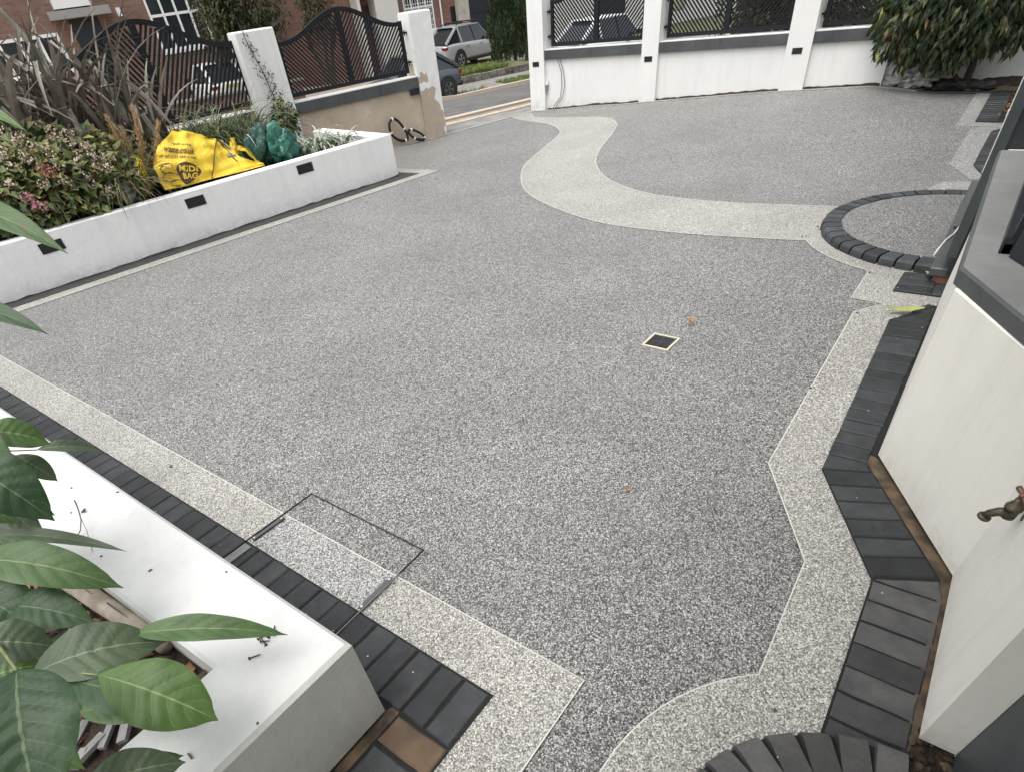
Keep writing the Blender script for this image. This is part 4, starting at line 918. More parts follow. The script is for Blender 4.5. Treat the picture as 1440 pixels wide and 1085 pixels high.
wall_with_holes(hB, ga0, 30, BB, -2.4, 9, M['brick_red'], [(ga0, ga1, -2.4, 3.2)])
mb = MB(); sbox(mb, a_(395, 60) - .4, 31, BB - .5, BB + 7, 9.0, 9.2); mb.build('roof', M['slate'], hB)
# house C, seen through the right-hand screens
hC = thing('house', 'white rendered house with dark openings, seen through the screens on the far wall', 'house', street(27, 26, -1.5))
wall_with_holes(hC, 21.5, 44, 25.5, -2.5, 9, simple('white_house_render', (.62, .61, .58), .8), [(25.2, 27.8, -1.8, 2.8), (30, 33, -1.0, 2.2), (36, 39, -1.0, 2.2)])
swindow(hC, 30, 33, -.2, 2.2, 25.55, 3, 1); swindow(hC, 36, 39, -.2, 2.2, 25.55, 3, 1)
mb = MB(); sbox(mb, 25.2, 27.8, 25.6, 25.7, -1.8, 2.8); mb.build('garage_door', M['anth'], hC)
mb = MB(); sbox(mb, 21, 45, 25, 32, 9, 9.2); mb.build('roof', M['slate'], hC)
# low brick garden wall and paving behind the screens
gw = thing('garden_wall', 'low brown brick garden wall across the street, seen through the slats', 'wall', street(4, 18.6, -.8))
mb = MB(); sbox(mb, -12, 4.2, 18.6, 18.85, -1.6, -.35); mb.build('brickwork', M['brick'], gw)
mb = MB(); sbox(mb, -12.1, 4.3, 18.55, 18.9, -.35, -.28); mb.build('coping', M['concrete'], gw)
sgrid('paved_front_garden', -14, 12.4, 18.95, 29, .02, simple('buff_paving', (.34, .27, .21), .85, (.42, .36, .29), scale=5))
# low stone wall with rough grass, beside the parked estate car
sw = thing('stone_wall', 'low dark stone retaining wall at the edge of the rough grass across the street', 'wall', street(13, 18.4, -1.5))
a0, _ = sp(622, 117, 18.4); a1, _ = sp(760, 86, 18.4); x = a0; stm = simple('dark_wall_stone', (.11, .10, .085), .9, (.20, .18, .15), scale=9, bump=.6, rand=.3)
while x < a1:
    L = ru(.28, .5)
    for row in range(2):
        mb = MB(); sbox(mb, x + ru(0, .03), x + L - .015, 18.3 + ru(-.03, .03), 18.55, hs_(x, 18.4) - .03 + row * .13, hs_(x, 18.4) + .10 + row * .13 + ru(0, .02))
        mb.build('stone', stm, sw)
    x += L
mb = MB()
def grass_patch(mb, a0, a1, b0, b1, n, h, z=None, mats=2):
    for _ in range(n):
        a, b = ru(a0, a1), ru(b0, b1); p = street(a, b, (hs_(a, b) if z is None else z) + .0)
        for k in range(3): blade(mb, p + Vector((ru(-.05, .05), ru(-.05, .05), 0)), ru(0, 6.3), h * ru(.5, 1.2), ru(.1, .5), .022, ru(.3, 1), 0, 3)
grass_patch(mb, a0 + .6, a0 + 3.9, 18.6, 20.6, 1300, .26, -1.27); tag(mb.build('rough_grass', M['lawn']), kind='stuff')
mb = MB(); sbox(mb, a0, a1, 18.56, 22, -1.7, -1.28); tag(mb.build('raised_bed', M['earth']), kind='structure')
mb = MB(); grass_patch(mb, a0 + 1.6, a1 + 1, 15.0, 16.6, 1300, .15, None); grass_patch(mb, 6, a0 + .5, 14.95, 15.8, 300, .16, None); tag(mb.build('verge_grass', M['lawn']), kind='stuff')

# trees, shrubs and hedges over there
def conifer(px, pyb, b, h, r, label, mats, wts, n=5200, fat=1.0):
    a, z = sp(px, pyb, b); z = hs_(a, b); base = street(a, b, z); t = thing('conifer', label, 'conifer', base, 'conifers by the garage')
    MB().tube([base, base + Vector((0, 0, h * .8))], [.09, .03], 7).build('trunk', M['bark'], t)
    mb = MB()
    for _ in range(n):
        q = rnd() ** .8; zz = .12 + q * (h - .12); rr = r * (1 - q ** 2.2) * (.85 + .25 * math.sin(zz * 4.2 + px)) * fat
        al = ru(0, 6.283); ro = rr * (.45 + .6 * rnd()); p = base + Vector((math.cos(al) * ro, math.sin(al) * ro, zz))
        d = Vector((math.cos(al) * .5, math.sin(al) * .5, 1)) + rdir() * .4
        add_leaf(mb, p, d, rdir(), ru(.14, .28), ru(.03, .06), random.choices(range(len(mats)), wts)[0])
    mb.build('crown', mats, t); return t
conifer(706, 96, 21.4, 4.6, .62, 'slim dark conifer next to the silver estate car', [M['con'], M['tree']], (4, 1))
conifer(725, 90, 22.3, 4.2, .75, 'broader bright green conifer between two dark ones', [M['con2'], M['con']], (3, 1))
conifer(741, 84, 21.0, 4.6, .55, 'dark conifer nearest the white gateway pillar', [M['con'], M['tree']], (4, 1))
def tree(name, label, cat, base, h, trunk_h, rad, n, L, mats, wts, grp=None, stems=1):
    t = thing(name, label, cat, base, grp); base = Vector(base)
    mb = MB()
    for s in range(stems):
        a = 6.28 * s / stems; k = .12 if stems > 1 else 0
        p1 = base + Vector((math.cos(a) * k, math.sin(a) * k, 0)); p2 = p1 + Vector((math.cos(a) * k * 4 + ru(-.1, .1), math.sin(a) * k * 4, trunk_h))
        mb.tube([p1, p1.lerp(p2, .5) + Vector((ru(-.05, .05), ru(-.05, .05), 0)), p2], [.12, .09, .06], 7)
        for _ in range(5):
            d = rdir(); d.z = abs(d.z) + .4; mb.tube([p2 - Vector((0, 0, ru(0, trunk_h * .3))), p2 + d * rad[0] * .4, p2 + d * rad[0] * .75 + rdir() * .2], [.05, .03, .012], 5)
    mb.build('trunk', M['bark'], t)
    crown('crown', t, base + Vector((0, 0, trunk_h + rad[2] * .7)), rad, n, L, L * .5, mats, wts, .35, .35); return t
a, _ = sp(355, 60, 19.6); tree('tree', 'dark spreading tree between the two houses, above the planted pillar', 'tree', street(a, 19.6, -.7), 5, 1.5, (2.0, 1.6, 2.2), 9000, .16, [M['tree'], M['lf_olive'], M['tree2']], (5, 2, 1), None, 3)
a, _ = sp(318, 60, 20.5); tree('tree', 'russet leaved shrub at the corner of the brown brick house', 'shrub', street(a, 21.8, -.6), 4, .7, (.75, .7, 1.9), 3000, .12, [M['tree2'], M['tree']], (3, 2), None, 2)
a, _ = sp(446, 75, 23); tree('tree', 'dark young tree with bare lower stems seen through the second screen', 'tree', street(a, 22, -.9), 4, 1.6, (1.1, 1.0, 1.5), 2600, .13, [M['tree2'], M['tree']], (1, 2), None, 3)
# clipped hedge right behind the far wall
hg = thing('hedge', 'dense dark green hedge behind the screens of the far wall', 'hedge', (13, 1.8, -.3))
mb = MB()
for _ in range(15000):
    x, y, z = ru(12.2, 13.6), ru(-1.8, 4.7), ru(-.6, 2.6)
    if rnd() < .6: x = 12.2 + rnd() ** 2 * .5
    x += .25 * math.sin(y * 2.3) + .15 * math.sin(z * 4 + y); add_leaf(mb, Vector((x, y, z)), rdir() + Vector((-.5, 0, -.2)), Vector((0, 0, 1)) + rdir() * .6, ru(.07, .16), ru(.03, .07), random.choices(range(4), (5, 3, 1, 1))[0])
mb.build('foliage', [M['lf_dark'], M['tree'], M['lf_olive'], M['lf_hyd2']], hg)
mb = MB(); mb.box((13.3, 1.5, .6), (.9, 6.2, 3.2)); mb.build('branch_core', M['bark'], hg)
# far backdrop: a belt of garden trees closing the view
for i, (a, b, h) in enumerate([(8.5, 33, 9), (-22, 30, 11), (-30, 26, 12), (18, 40, 10), (46, 27, 11), (52, 20, 10), (38, 14, 7), (44, 9, 8)]):
    tree('tree', ['tall tree showing between the roofs, behind the brick houses', 'broad dark tree beyond the left end of the brown house', 'far left tree at the edge of the street view', 'tree rising behind the garage', 'tree past the white house', 'tree at the far end of the street', 'street tree beyond the hedge', 'last tree along the near pavement'][i], 'tree', street(a, b, hs_(a, b)), h, 2.2, (3.2, 3.0, h * .42), 2600, .45, [M['tree'], M['lf_olive']], (3, 1))

# ================================================================== CARS
def car(label, cat_pos, heading, paint, L=4.6, Wd=1.85, H=1.62, wb=2.8, wr=.36, kind='suv', name='parked_car', rails=False):
    """local x forward, y left, z up; origin on the ground midway between the axles"""
    Mx = Matrix.Translation(cat_pos) @ Matrix.Rotation(heading, 4, 'Z'); t = thing(name, label, 'car', cat_pos, 'cars parked across the street')
    fo = (L - wb) * .47; ro = L - wb - fo; xf, xr = wb / 2 + fo, -wb / 2 - ro; hw = Wd / 2; zb = H * .60; g = .24
    # stations along the car: x, half width, underside, shoulder height, top-of-deck height
    St = [(xf, hw * .62, .34, .52, .56), (xf - .10, hw * .86, .24, .62, .70), (xf - .42, hw * .96, g, .76, .84), (wb / 2, hw, g, .84, .93), (wb * .30, hw, g, zb - .03, zb + .03),
          (0, hw, g, zb, zb + .04), (-wb * .3, hw, g, zb + .02, zb + .06), (-wb / 2, hw, g, zb + .04, zb + .08), (xr + .30, hw * .97, g + .04, zb + .03, zb + .07), (xr + .06, hw * .90, .30, zb - .02, zb + .0), (xr, hw * .80, .38, zb - .16, zb - .12)]
    mb = MB(); n = 10; vs = []
    for x, w_, zl, zs, zt in St:
        zm = zl + (zs - zl) * .45
        ring = [(-w_ * .80, zl), (-w_ * .97, zl + .10), (-w_, zm), (-w_ * .985, zs - .06), (-w_ * .90, zs), (-w_ * .5, zt), (w_ * .5, zt), (w_ * .90, zs), (w_ * .985, zs - .06), (w_, zm), (w_ * .97, zl + .10), (w_ * .80, zl)]
        n = len(ring); vs += [Mx @ Vector((x, y, z)) for y, z in ring]
    fs = []
    for i in range(len(St) - 1):
        for k in range(n): fs.append((i * n + k, i * n + (k + 1) % n, (i + 1) * n + (k + 1) % n, (i + 1) * n + k))
    fs += [tuple(range(n - 1, -1, -1)), tuple((len(St) - 1) * n + k for k in range(n))]
    mb.add(vs, fs); body = mb.build('body', paint, t, smooth=True)
    m_ = body.modifiers.new('bev', 'SUBSURF'); m_.levels = 1; m_.render_levels = 1
    # greenhouse in glass, roof and pillars in paint
    if kind == 'suv': G = [(wb * .36, .0, hw * .86, hw * .80), (wb * .12, 1.0, hw * .88, hw * .70), (-wb * .45, 1.0, hw * .88, hw * .70), (xr + .12, .0, hw * .84, hw * .74)]
    else: G = [(wb * .36, 0, hw * .86, hw * .8), (wb * .10, 1, hw * .88, hw * .68), (-wb * .36, .97, hw * .88, hw * .66), (xr + .10, 0, hw * .82, hw * .7)]
    zr = H - .05; vs = []
    for x, q, wl2, wr2 in G:
        z = zb + .03 + (zr - zb - .03) * q; w2 = wl2 + (wr2 - wl2) * q
        vs += [Mx @ Vector((x, -w2, z)), Mx @ Vector((x, w2, z))]
    b0 = [Mx @ Vector((G[1][0] + .02, -hw * .90, zb)), Mx @ Vector((G[1][0] + .02, hw * .90, zb)), Mx @ Vector((G[2][0], -hw * .90, zb)), Mx @ Vector((G[2][0], hw * .90, zb))]
    mb = MB(); mb.add(vs + b0, [(0, 1, 3, 2), (4, 5, 7, 6), (0, 2, 8), (2, 4, 10, 8), (4, 6, 10), (1, 9, 3), (3, 9, 11, 5), (5, 11, 7), (2, 3, 5, 4)]); gl_ = mb.build('windows', M['glass'], t)
    mb = MB(); x1, x2 = G[1][0] + .05, G[2][0] - .08; w1 = G[1][3]
    rp = []
    for x, w2, z in ((x1, w1 * .96, zr - .01), (x1 - .25, w1, zr + .03), ((x1 + x2) / 2, w1 * 1.01, zr + .05), (x2 + .2, w1, zr + .03), (x2 - .08, w1 * .95, zr - .01)):
        rp += [Mx @ Vector((x, -w2, z - .03)), Mx @ Vector((x, -w2 * .8, z + .01)), Mx @ Vector((x, w2 * .8, z + .01)), Mx @ Vector((x, w2, z - .03))]
    mb.add(rp, [(i * 4 + k, i * 4 + k + 1, i * 4 + 5 + k, i * 4 + 4 + k) for i in range(4) for k in range(3)]); rf_ = mb.build('roof', paint, t, smooth=True)
    for s in (-1, 1):
        mb = MB(); P = lambda x, w_, z: Mx @ Vector((x, s * w_, z))
        mb.tube([P(G[0][0], hw * .87, zb + .02), P(G[1][0], hw * .71, zr)], .035, 5); mb.tube([P(G[3][0] + .02, hw * .84, zb + .03), P(G[2][0] - .03, hw * .71, zr)], .07, 5)
        mb.tube([P(G[1][0], hw * .71, zr), P(G[2][0], hw * .71, zr)], .03, 5)
        if kind == 'suv': mb.tube([P(-wb * .40, hw * .89, zb + .03), P(-wb * .44, hw * .72, zr)], .05, 5)
        mb.build('pillar', paint, t)
        MB().tube([Mx @ Vector((-.05 * wb, s * hw * .895, zb + .02)), Mx @ Vector((-.09 * wb, s * hw * .715, zr - .01))], .03, 5).build('door_post', M['black'], t)
    if rails:
        for s in (-1, 1): MB().tube([Mx @ Vector((x1 - .2, s * w1 * .88, zr + .03)), Mx @ Vector((x1 - .35, s * w1 * .88, zr + .10)), Mx @ Vector((x2 + .3, s * w1 * .88, zr + .10)), Mx @ Vector((x2 + .15, s * w1 * .88, zr + .03))], .02, 6).build('roof_rail', M['black'], t)
        for x in (.15, -.75): MB().tube([Mx @ Vector((x, -w1 * 1.0, zr + .14)), Mx @ Vector((x, w1 * 1.0, zr + .14))], .028, 6).build('roof_bar', M['black'], t)
    for sx in (1, -1):
        for s in (-1, 1):
            c = Vector((sx * wb / 2, s * (hw - .10), wr)); R = Mx @ Matrix.Translation(c) @ Matrix.Rotation(-s * math.pi / 2, 4, 'X')
            ar = MB(); ar.lathe([(wr + .075, -.02), (wr + .075, .105), (wr + .03, .108)], R, 24); ar.build('wheel_arch', M['black'] if kind == 'hatch' else simple('arch_shadow', (.02, .02, .02), .8), t)
            ty = MB().lathe([(wr * .60, -.10), (wr * .97, -.10), (wr, -.06), (wr, .09), (wr * .95, .118), (wr * .66, .122), (wr * .64, .10)], R, 26).build('wheel', M['black'], t, smooth=False)
            rm = MB(); rm.lathe([(wr * .66, .06), (wr * .66, .121), (wr * .60, .123), (wr * .58, .08)], R, 26); rm.lathe([(wr * .58, .04), (wr * .16, .045), (.03, .118)], R, 12)
            for k in range(5):
                al = 2 * math.pi * k / 5 + .3
                for e in (-.10, .10): rm.tube([R @ Vector((math.cos(al + e * .4) * .04, math.sin(al + e * .4) * .04, .112)), R @ Vector((math.cos(al + e) * wr * .62, math.sin(al + e) * wr * .62, .112))], .018, 5)
            rm.build('rim', M['metal_lt'] if kind == 'suv' else M['metal_dark'], ty)
    for s in (-1, 1):
        MB().box(Mx @ Vector((xr + .13, s * hw * .74, zb - .13)), (.22, hw * .34, .11), heading).build('tail_light', simple('red_lamp_glass', (.22, .012, .015), .2), t)
        MB().box(Mx @ Vector((xf - .20, s * hw * .68, .66)), (.24, hw * .40, .13), heading).build('headlight', M['metal_lt'], t)
        MB().box(Mx @ Vector((wb * .27, s * (hw + .08), zb + .10)), (.12, .20, .14), heading).build('mirror', M['black'], t)
        for x in (.12 * wb, -.24 * wb): MB().box(Mx @ Vector((x - .1, s * (hw * .995), zb - .14)), (.20, .035, .03), heading).build('door_handle', M['metal_lt'], t)
        sk = MB(); sk.box(Mx @ Vector((0, s * hw * .975, .30)), (wb - 2 * wr - .15, .05, .10), heading); sk.build('side_skirt', M['black'], t)
    MB().box(Mx @ Vector((xr + .03, 0, .40)), (.12, Wd * .78, .14), heading).build('bumper', M['black'], t)
    MB().box(Mx @ Vector((xr - .005, 0, .76)), (.02, .52, .11), heading).build('number_plate', simple('yellow_plate', (.62, .46, .10), .5), t)
    return t
def paint(name, c, metal=.55): return simple(name, c, .28, metal=metal, spec=.6)
pw, pf = at(648, 97, -1.48), at(697, 84, -1.46); dd = (pf - pw); hd_ = math.atan2(dd.y, dd.x)
mid = (pw + pf) / 2 + Vector((-math.sin(hd_), math.cos(hd_), 0)) * .82; mid.z = -1.48
car('silver estate car with roof bars parked on the drive opposite the gateway', mid, hd_, paint('silver_paint', (.42, .43, .44), .3), 4.75, 1.9, 1.70, 2.86, .365, 'suv', rails=True)
p = at(631, 139, -1.49); hd2 = SA + math.pi + .05; f2 = Vector((math.cos(hd2), math.sin(hd2), 0)); s2 = Vector((-f2.y, f2.x, 0))
c2 = p + f2 * 1.27 - s2 * .75; c2.z = -1.50
car('small dark grey hatchback half hidden by the flaking pillar', c2, hd2, paint('grey_paint', (.11, .12, .135)), 4.0, 1.74, 1.50, 2.55, .325, 'hatch')
a, _ = sp(318, 115, 20.8); p = street(a, 22.6, -1.0); car('white car facing away on the drive of the brown brick house', p, SA + math.pi / 2 + .05, paint('white_paint', (.72, .72, .72), 0), 4.2, 1.78, 1.5, 2.6, .32, 'hatch')
car('white van-like car behind the first screen of the far wall', street(15.5, 13.2, -1.52), SA + .03, paint('white_van_paint', (.70, .70, .70), 0), 4.5, 1.85, 1.75, 2.7, .33, 'suv')

# ================================================================== PLANTING IN THE FAR PLANTER
def pl(px, py, c):
    """point seen at a picture position on the upright plane c metres behind the planter's face"""
    r = ray(px, py); k = (6.99 + c * 1.013) / (r.y + .16 * r.x); return Vector((0, 0, EYE)) + r * k
# purple flax
fx = thing('flax_plant', 'tall purple bronze flax with bent strap leaves behind the hydrangea', 'plant', at(110, 225, .38))
mbs = [MB(), MB()]
for cxp, cyp, nb, Lm in ((20, 215, 46, 1.75), (70, 212, 60, 1.95), (120, 205, 60, 1.80), (165, 190, 44, 1.55), (205, 182, 26, 1.2), (-20, 225, 30, 1.6)):
    b0 = pl(cxp + 25, 240, 1.05); b0.z = .38
    for _ in range(nb):
        b = b0 + Vector((ru(-.22, .22), ru(-.16, .16), 0)); az = ru(0, 6.283)
        blade(mbs[0 if rnd() < .6 else 1], b, az, Lm * ru(.5, 1.05), ru(-.05, .30), ru(.05, .088), ru(.10, .65), 0, 10, random.randint(5, 8) if rnd() < .5 else None, ru(-.8, .8))
mbs[0].build('leaf_fan', M['flax'], fx).data.name = 'flax_leaves'; mbs[1].build('leaf_fan', M['flax2'], fx)
yb = MB(); blade(yb, at(70, 150, .75), 3.6, .45, .5, .05, .15, 0, 5); yb.build('yellow_leaf', simple('yellow_dying_leaf', (.48, .40, .10), .5), fx)
# hydrangea
hy = thing('hydrangea_bush', 'hydrangea bush with faded cream and pink flower heads in the far planter', 'bush', at(80, 330, .40))
hc_ = pl(55, 275, .62); hc_.z = .60
mats = [M['lf_hyd'], M['lf_hyd2'], M['lf_brown'], M['lf_dark']]
mb = MB(); cl = [(rdir(), ru(.8, 1.0)) for _ in range(40)]
RH = (1.05, .56, .50)
for _ in range(4600):
    d = rdir(); d.z = abs(d.z) * 1.1 - .25; d.normalize(); r = ru(.72, 1.03) * (1 + .07 * math.sin(d.x * 9) * math.cos(d.y * 8))
    p = hc_ + Vector((d.x * RH[0], d.y * RH[1] - .16 * d.x * RH[0], d.z * RH[2])) * r
    if p.z < .38: continue
    add_leaf(mb, p, (d + rdir() * .8 + Vector((0, 0, -.25))), (Vector((0, 0, 1)) + rdir() * .4 + Vector((-.3, -.6, 0))), ru(.06, .115), ru(.045, .075), random.choices(range(4), (9, 1.8, .9, 3))[0], .18)
mb.build('foliage', mats, hy)
mb = MB(); m4 = Matrix.Translation(hc_) @ Matrix.Diagonal((RH[0] * .66, RH[1] * .62, RH[2] * .66, 1)); mb.lathe([(.02, -1), (.6, -.8), (.9, -.3), (1, 0), (.85, .5), (.5, .86), (.02, 1)], m4, 14); mb.build('stems', M['bark'], hy)
for (px, py, kind) in ((57, 180, 0), (72, 185, 0), (94, 192, 0), (100, 188, 0), (80, 198, 0), (45, 210, 0), (66, 212, 0), (88, 212, 0), (118, 208, 0), (123, 215, 0), (128, 226, 0), (140, 222, 0), (153, 226, 0), (72, 248, 2), (60, 240, 2), (92, 258, 0), (40, 283, 1), (52, 291, 1), (62, 294, 1), (35, 280, 1), (155, 275, 0), (148, 270, 0), (10, 190, 0), (8, 214, 0), (22, 205, 0), (33, 224, 0), (3, 225, 0), (150, 238, 0), (108, 234, 0), (120, 250, 0), (30, 196, 0), (20, 240, 0), (50, 232, 0), (112, 222, 0), (135, 240, 0), (75, 225, 0), (98, 205, 0), (85, 238, 0), (62, 262, 0), (128, 262, 0), (15, 262, 0)):
    rq = ray(px, py).normalized(); c = None
    for st_ in range(900):
        q = Vector((0, 0, EYE)) + rq * (4 + st_ * .006); e_ = q - hc_
        if (e_.x / RH[0]) ** 2 + ((e_.y + .16 * e_.x) / RH[1]) ** 2 + (e_.z / RH[2]) ** 2 < 1.02: c = q; break
    if c is None: c = pl(px, py, .6)
    mb = MB()
    for _ in range(30 if kind != 1 else 42):
        d = rdir(); d.y = -abs(d.y); p = c + Vector((d.x * .05, d.y * .04 - .02, d.z * .035 + .02))
        add_leaf(mb, p, rdir(), d, .021, .019, 0, .1)
    mb.build('flower_head', [M['petal'], M['petal_pink'], M['petal_red']][kind], hy)
# straw-coloured grass with plumes
sg = thing('pampas_grass', 'straw coloured grass clump with three tan plumes beside the yellow bag', 'grass', at(190, 262, .42))
c0 = pl(176, 262, .42); c0.z = .38
clump('blades', sg, c0, .15, 420, .68, .011, [M['gr_straw'], M['gr_dark']], (3, 1.6), (.3, 1.5), (.05, .45), 6)
for (px, py, qx, qy) in ((186, 150, 200, 215), (150, 165, 178, 220), (222, 172, 216, 235), (172, 182, 190, 240), (196, 182, 203, 240)):
    a, b = pl(px, py, .40), pl(qx, qy, .38); mb = MB(); st = c0 + Vector((ru(-.05, .05), 0, 0)); mb.tube([st, b, a], .004, 5)
    for _ in range(260):
        t = rnd(); p = a.lerp(b, t); wd = .045 * math.sin(math.pi * min(1, t * .9 + .08)) + .008; d = rdir(); add_leaf(mb, p + d * wd * rnd(), (a - b).normalized() + rdir() * .5, rdir(), .04, .006)
    mb.build('plume', M['plume'], sg)
# dark sedge behind the bag
dg = thing('sedge_clump', 'big arching dark green sedge clump behind the yellow bag', 'grass', at(290, 215, .42))
for (px, py) in ((300, 200), (250, 196), (345, 200), (280, 185), (225, 190)):
    c = pl(px, py, 1.12); c.z = .40; clump('blades', dg, c, .22, 460, .90, .013, [M['gr_dark'], M['silver'], M['gr_straw']], (12, .5, 1.2), (.7, 1.9), (.1, .6), 6)
wg = thing('sedge_clump', 'wispy green grass at the left end below the flax', 'grass', at(20, 200, .42))
c = pl(12, 205, .8); c.z = .4; clump('blades', wg, c, .25, 420, .8, .012, [M['gr_dark'], M['lf_hyd']], (3, 1), (.7, 1.8), (.1, .6), 6)
# yellow flower spike, stone, silver plant
yf = thing('flower_spike', 'bright yellow flower spike leaning by the grey stone', 'flower', pl(212, 268, .25))
a, b = pl(194, 224, .22), pl(210, 264, .22); mb = MB(); mb.tube([b + Vector((0, 0, -.05)), a], .004, 5); mb.build('stalk', M['lf_hyd'], yf); mb = MB()
for _ in range(220):
    t = rnd(); p = a.lerp(b, t); add_leaf(mb, p + rdir() * (.008 + .022 * math.sin(math.pi * min(1, t + .12))), rdir(), rdir(), .02, .014)
mb.build('blossom', M['yellow_fl'], yf)
rock('garden_stone', 'upright grey pointed stone between the hydrangea and the straw grass', 'stone', pl(178, 268, .22), (.095, .06, .11), M['slatebit'], 3)
sv = thing('spider_plant', 'silvery white striped strap-leaved plant at the end of the far planter', 'plant', pl(455, 215, .25))
for (px, py, n, L) in ((452, 206, 70, .42), (432, 205, 30, .34), (480, 196, 34, .34)):
    c = pl(px, py, .42); c.z = .40; clump('strap_leaves', sv, c, .07, n, L, .026, [M['silver'], M['lf_hyd']], (5, 1), (.8, 2.0), (.15, .7), 6)
bs = thing('small_shrub', 'small yellow green shrub at the foot of the planted pillar', 'shrub', pl(400, 200, .8))
c = pl(402, 165, .95); crown('foliage', bs, c, (.22, .16, .22), 420, .06, .035, [M['lf_hyd'], M['lf_hyd2'], M['lf_dark']], (5, 1, 3), .2)
c = pl(372, 172, .8); clump('pale_tuft', bs, Vector((c.x, c.y, .4)), .07, 120, .32, .010, [M['silver']], (1,), (.5, 1.4), (.1, .5), 5)
vn = thing('climbing_stem', 'thin bare climbing stem with sparse leaves up the white pillar', 'climber', at(415, 165, .4))
def fp(px, py, d):
    r = ray(px, py); k = (F0.dot(FN) + d) / (r.x * FN.x + r.y * FN.y); return Vector((0, 0, EYE)) + r * k
VP = [fp(x, y, -.04) for x, y in ((336, 34), (345, 55), (357, 78), (370, 102), (380, 125), (392, 150), (402, 172))]
MB().tube(VP, [.004, .005, .006, .006, .007, .008, .010], 5).build('stem', M['twig'], vn)
mb = MB()
for i in range(170):
    t = rnd() ** .6; k = t * (len(VP) - 1); j = min(int(k), len(VP) - 2); p = VP[j].lerp(VP[j + 1], k - j) + Vector((ru(-.12, .12), ru(-.06, 0), ru(-.06, .06))) * (.35 + t)
    add_leaf(mb, p, rdir() + Vector((0, 0, -.5)), rdir(), ru(.03, .055), ru(.014, .024), 0)
mb.build('leaves', M['tree'], vn)
for k in range(7):
    t = k / 6 * 5.9; j = int(t); p = VP[j].lerp(VP[min(j + 1, 6)], t - j); MB().tube([p, p + Vector((ru(-.15, .1), -.03, ru(.02, .12)))], .0025, 4).build('side_shoot', M['twig'], vn)

# ------------------------------------------------------------------ yellow waste bag
M['bag'] = simple('yellow_woven_plastic', (.76, .50, .025), .5, (.86, .62, .05), scale=7, bump=.6, bscale=30, bdist=.02)
M['bagprint'] = simple('dark_brown_print', (.07, .035, .02), .5)
yb_ = thing('waste_bag', 'slumped yellow waste bag with dark print, lying on the far planter', 'bag', pl(290, 262, .3))
def lerp2(P, s, t):      # P: rows bottom to top, each a list left to right
    def row(R, s):
        k = s * (len(R) - 1); i = min(int(k), len(R) - 2); f = k - i; return R[i].lerp(R[i + 1], f)
    k = t * (len(P) - 1); j = min(int(k), len(P) - 2); f = k - j; return row(P[j], s).lerp(row(P[j + 1], s), f)
FR = [[pl(232, 268, .16), pl(262, 262, .15), pl(298, 252, .16)],
      [pl(216, 238, .20), pl(258, 235, .13), pl(300, 238, .18)],
      [pl(221, 207, .28), pl(262, 210, .20), pl(302, 214, .24)],
      [pl(243, 183, .36), pl(272, 188, .34), pl(304, 197, .36)]]
def crump(s, t, amp=.007): return amp * (math.sin(s * 17 + t * 9) + math.sin(s * 7 - t * 21 + 1) * .8 + math.sin((s + t) * 31) * .35)
def grid_surf(P, ns, nt_, amp=.01, nrm=Vector((.1, -1, .2))):
    mb = MB(); vs = []
    for j in range(nt_ + 1):
        for i in range(ns + 1):
            s, t = i / ns, j / nt_; vs.append(lerp2(P, s, t) + nrm * crump(s, t, amp))
    mb.add(vs, [(j * (ns + 1) + i, j * (ns + 1) + i + 1, (j + 1) * (ns + 1) + i + 1, (j + 1) * (ns + 1) + i) for j in range(nt_) for i in range(ns)]); return mb
grid_surf(FR, 26, 22).build('front_panel', M['bag'], yb_, smooth=True)
SD = [[pl(298, 252, .16), pl(335, 243, .14), pl(372, 233, .14)], [pl(300, 238, .18), pl(336, 232, .2), pl(370, 230, .16)], [pl(302, 214, .24), pl(322, 215, .3), pl(350, 226, .2)], [pl(304, 197, .36), pl(313, 203, .40), pl(322, 213, .42)]]
grid_surf(SD, 20, 18, .008).build('side_panel', M['bag'], yb_, smooth=True)
BKP = [[pl(225, 262, .62), pl(372, 231, .62)], [pl(245, 184, .60), pl(306, 196, .60)]]
grid_surf(BKP, 12, 8, .012).build('back_panel', M['bag'], yb_, smooth=True)
grid_surf([FR[3], [pl(243, 183, .60), pl(272, 187, .6), pl(304, 196, .60)]], 12, 3, .006, Vector((0, 0, 1))).build('top_panel', M['bag'], yb_, smooth=True)
grid_surf([[pl(232, 268, .16), pl(216, 238, .20), pl(221, 207, .28), pl(243, 183, .36)], [pl(232, 262, .55), pl(222, 236, .55), pl(226, 207, .55), pl(243, 183, .6)]], 14, 4, .006, Vector((-1, 0, 0))).build('end_panel', M['bag'], yb_, smooth=True)
FLP = [[pl(324, 212, .34), pl(331, 218, .30), pl(338, 216, .36)], [pl(323, 195, .36), pl(329, 193, .35), pl(331, 200, .38)]]
grid_surf(FLP, 6, 8, .008).build('strap', M['bag'], yb_, smooth=True)
grid_surf([[pl(334, 205, .44), pl(350, 207, .44), pl(358, 218, .42), pl(373, 233, .34)], [pl(333, 210, .30), pl(345, 214, .28), pl(356, 224, .26), pl(368, 234, .2)]], 12, 5, .010).build('flap', M['bag'], yb_, smooth=True)
MB().tube([pl(304, 198, .33), pl(302, 214, .225), pl(300, 238, .165), pl(298, 252, .145)], .0045, 6).build('seam', M['bagprint'], yb_)
MB().tube([pl(305, 196, .33), pl(316, 208, .34), pl(330, 224, .24), pl(334, 228, .22)], .007, 6).build('black_strap', M['black'], yb_)
rb = thing('rubble_sack', 'grey brown rubble showing in the mouth of the yellow bag', 'rubble', pl(335, 232, .3))
for k in range(7):
    c = pl(322 + k * 6, 219 + k * 2.2, .30); bm_ = rock('rubble_piece', None, None, c, (.045, .04, .028), M['slatebit'], 40 + k); bm_.parent = rb
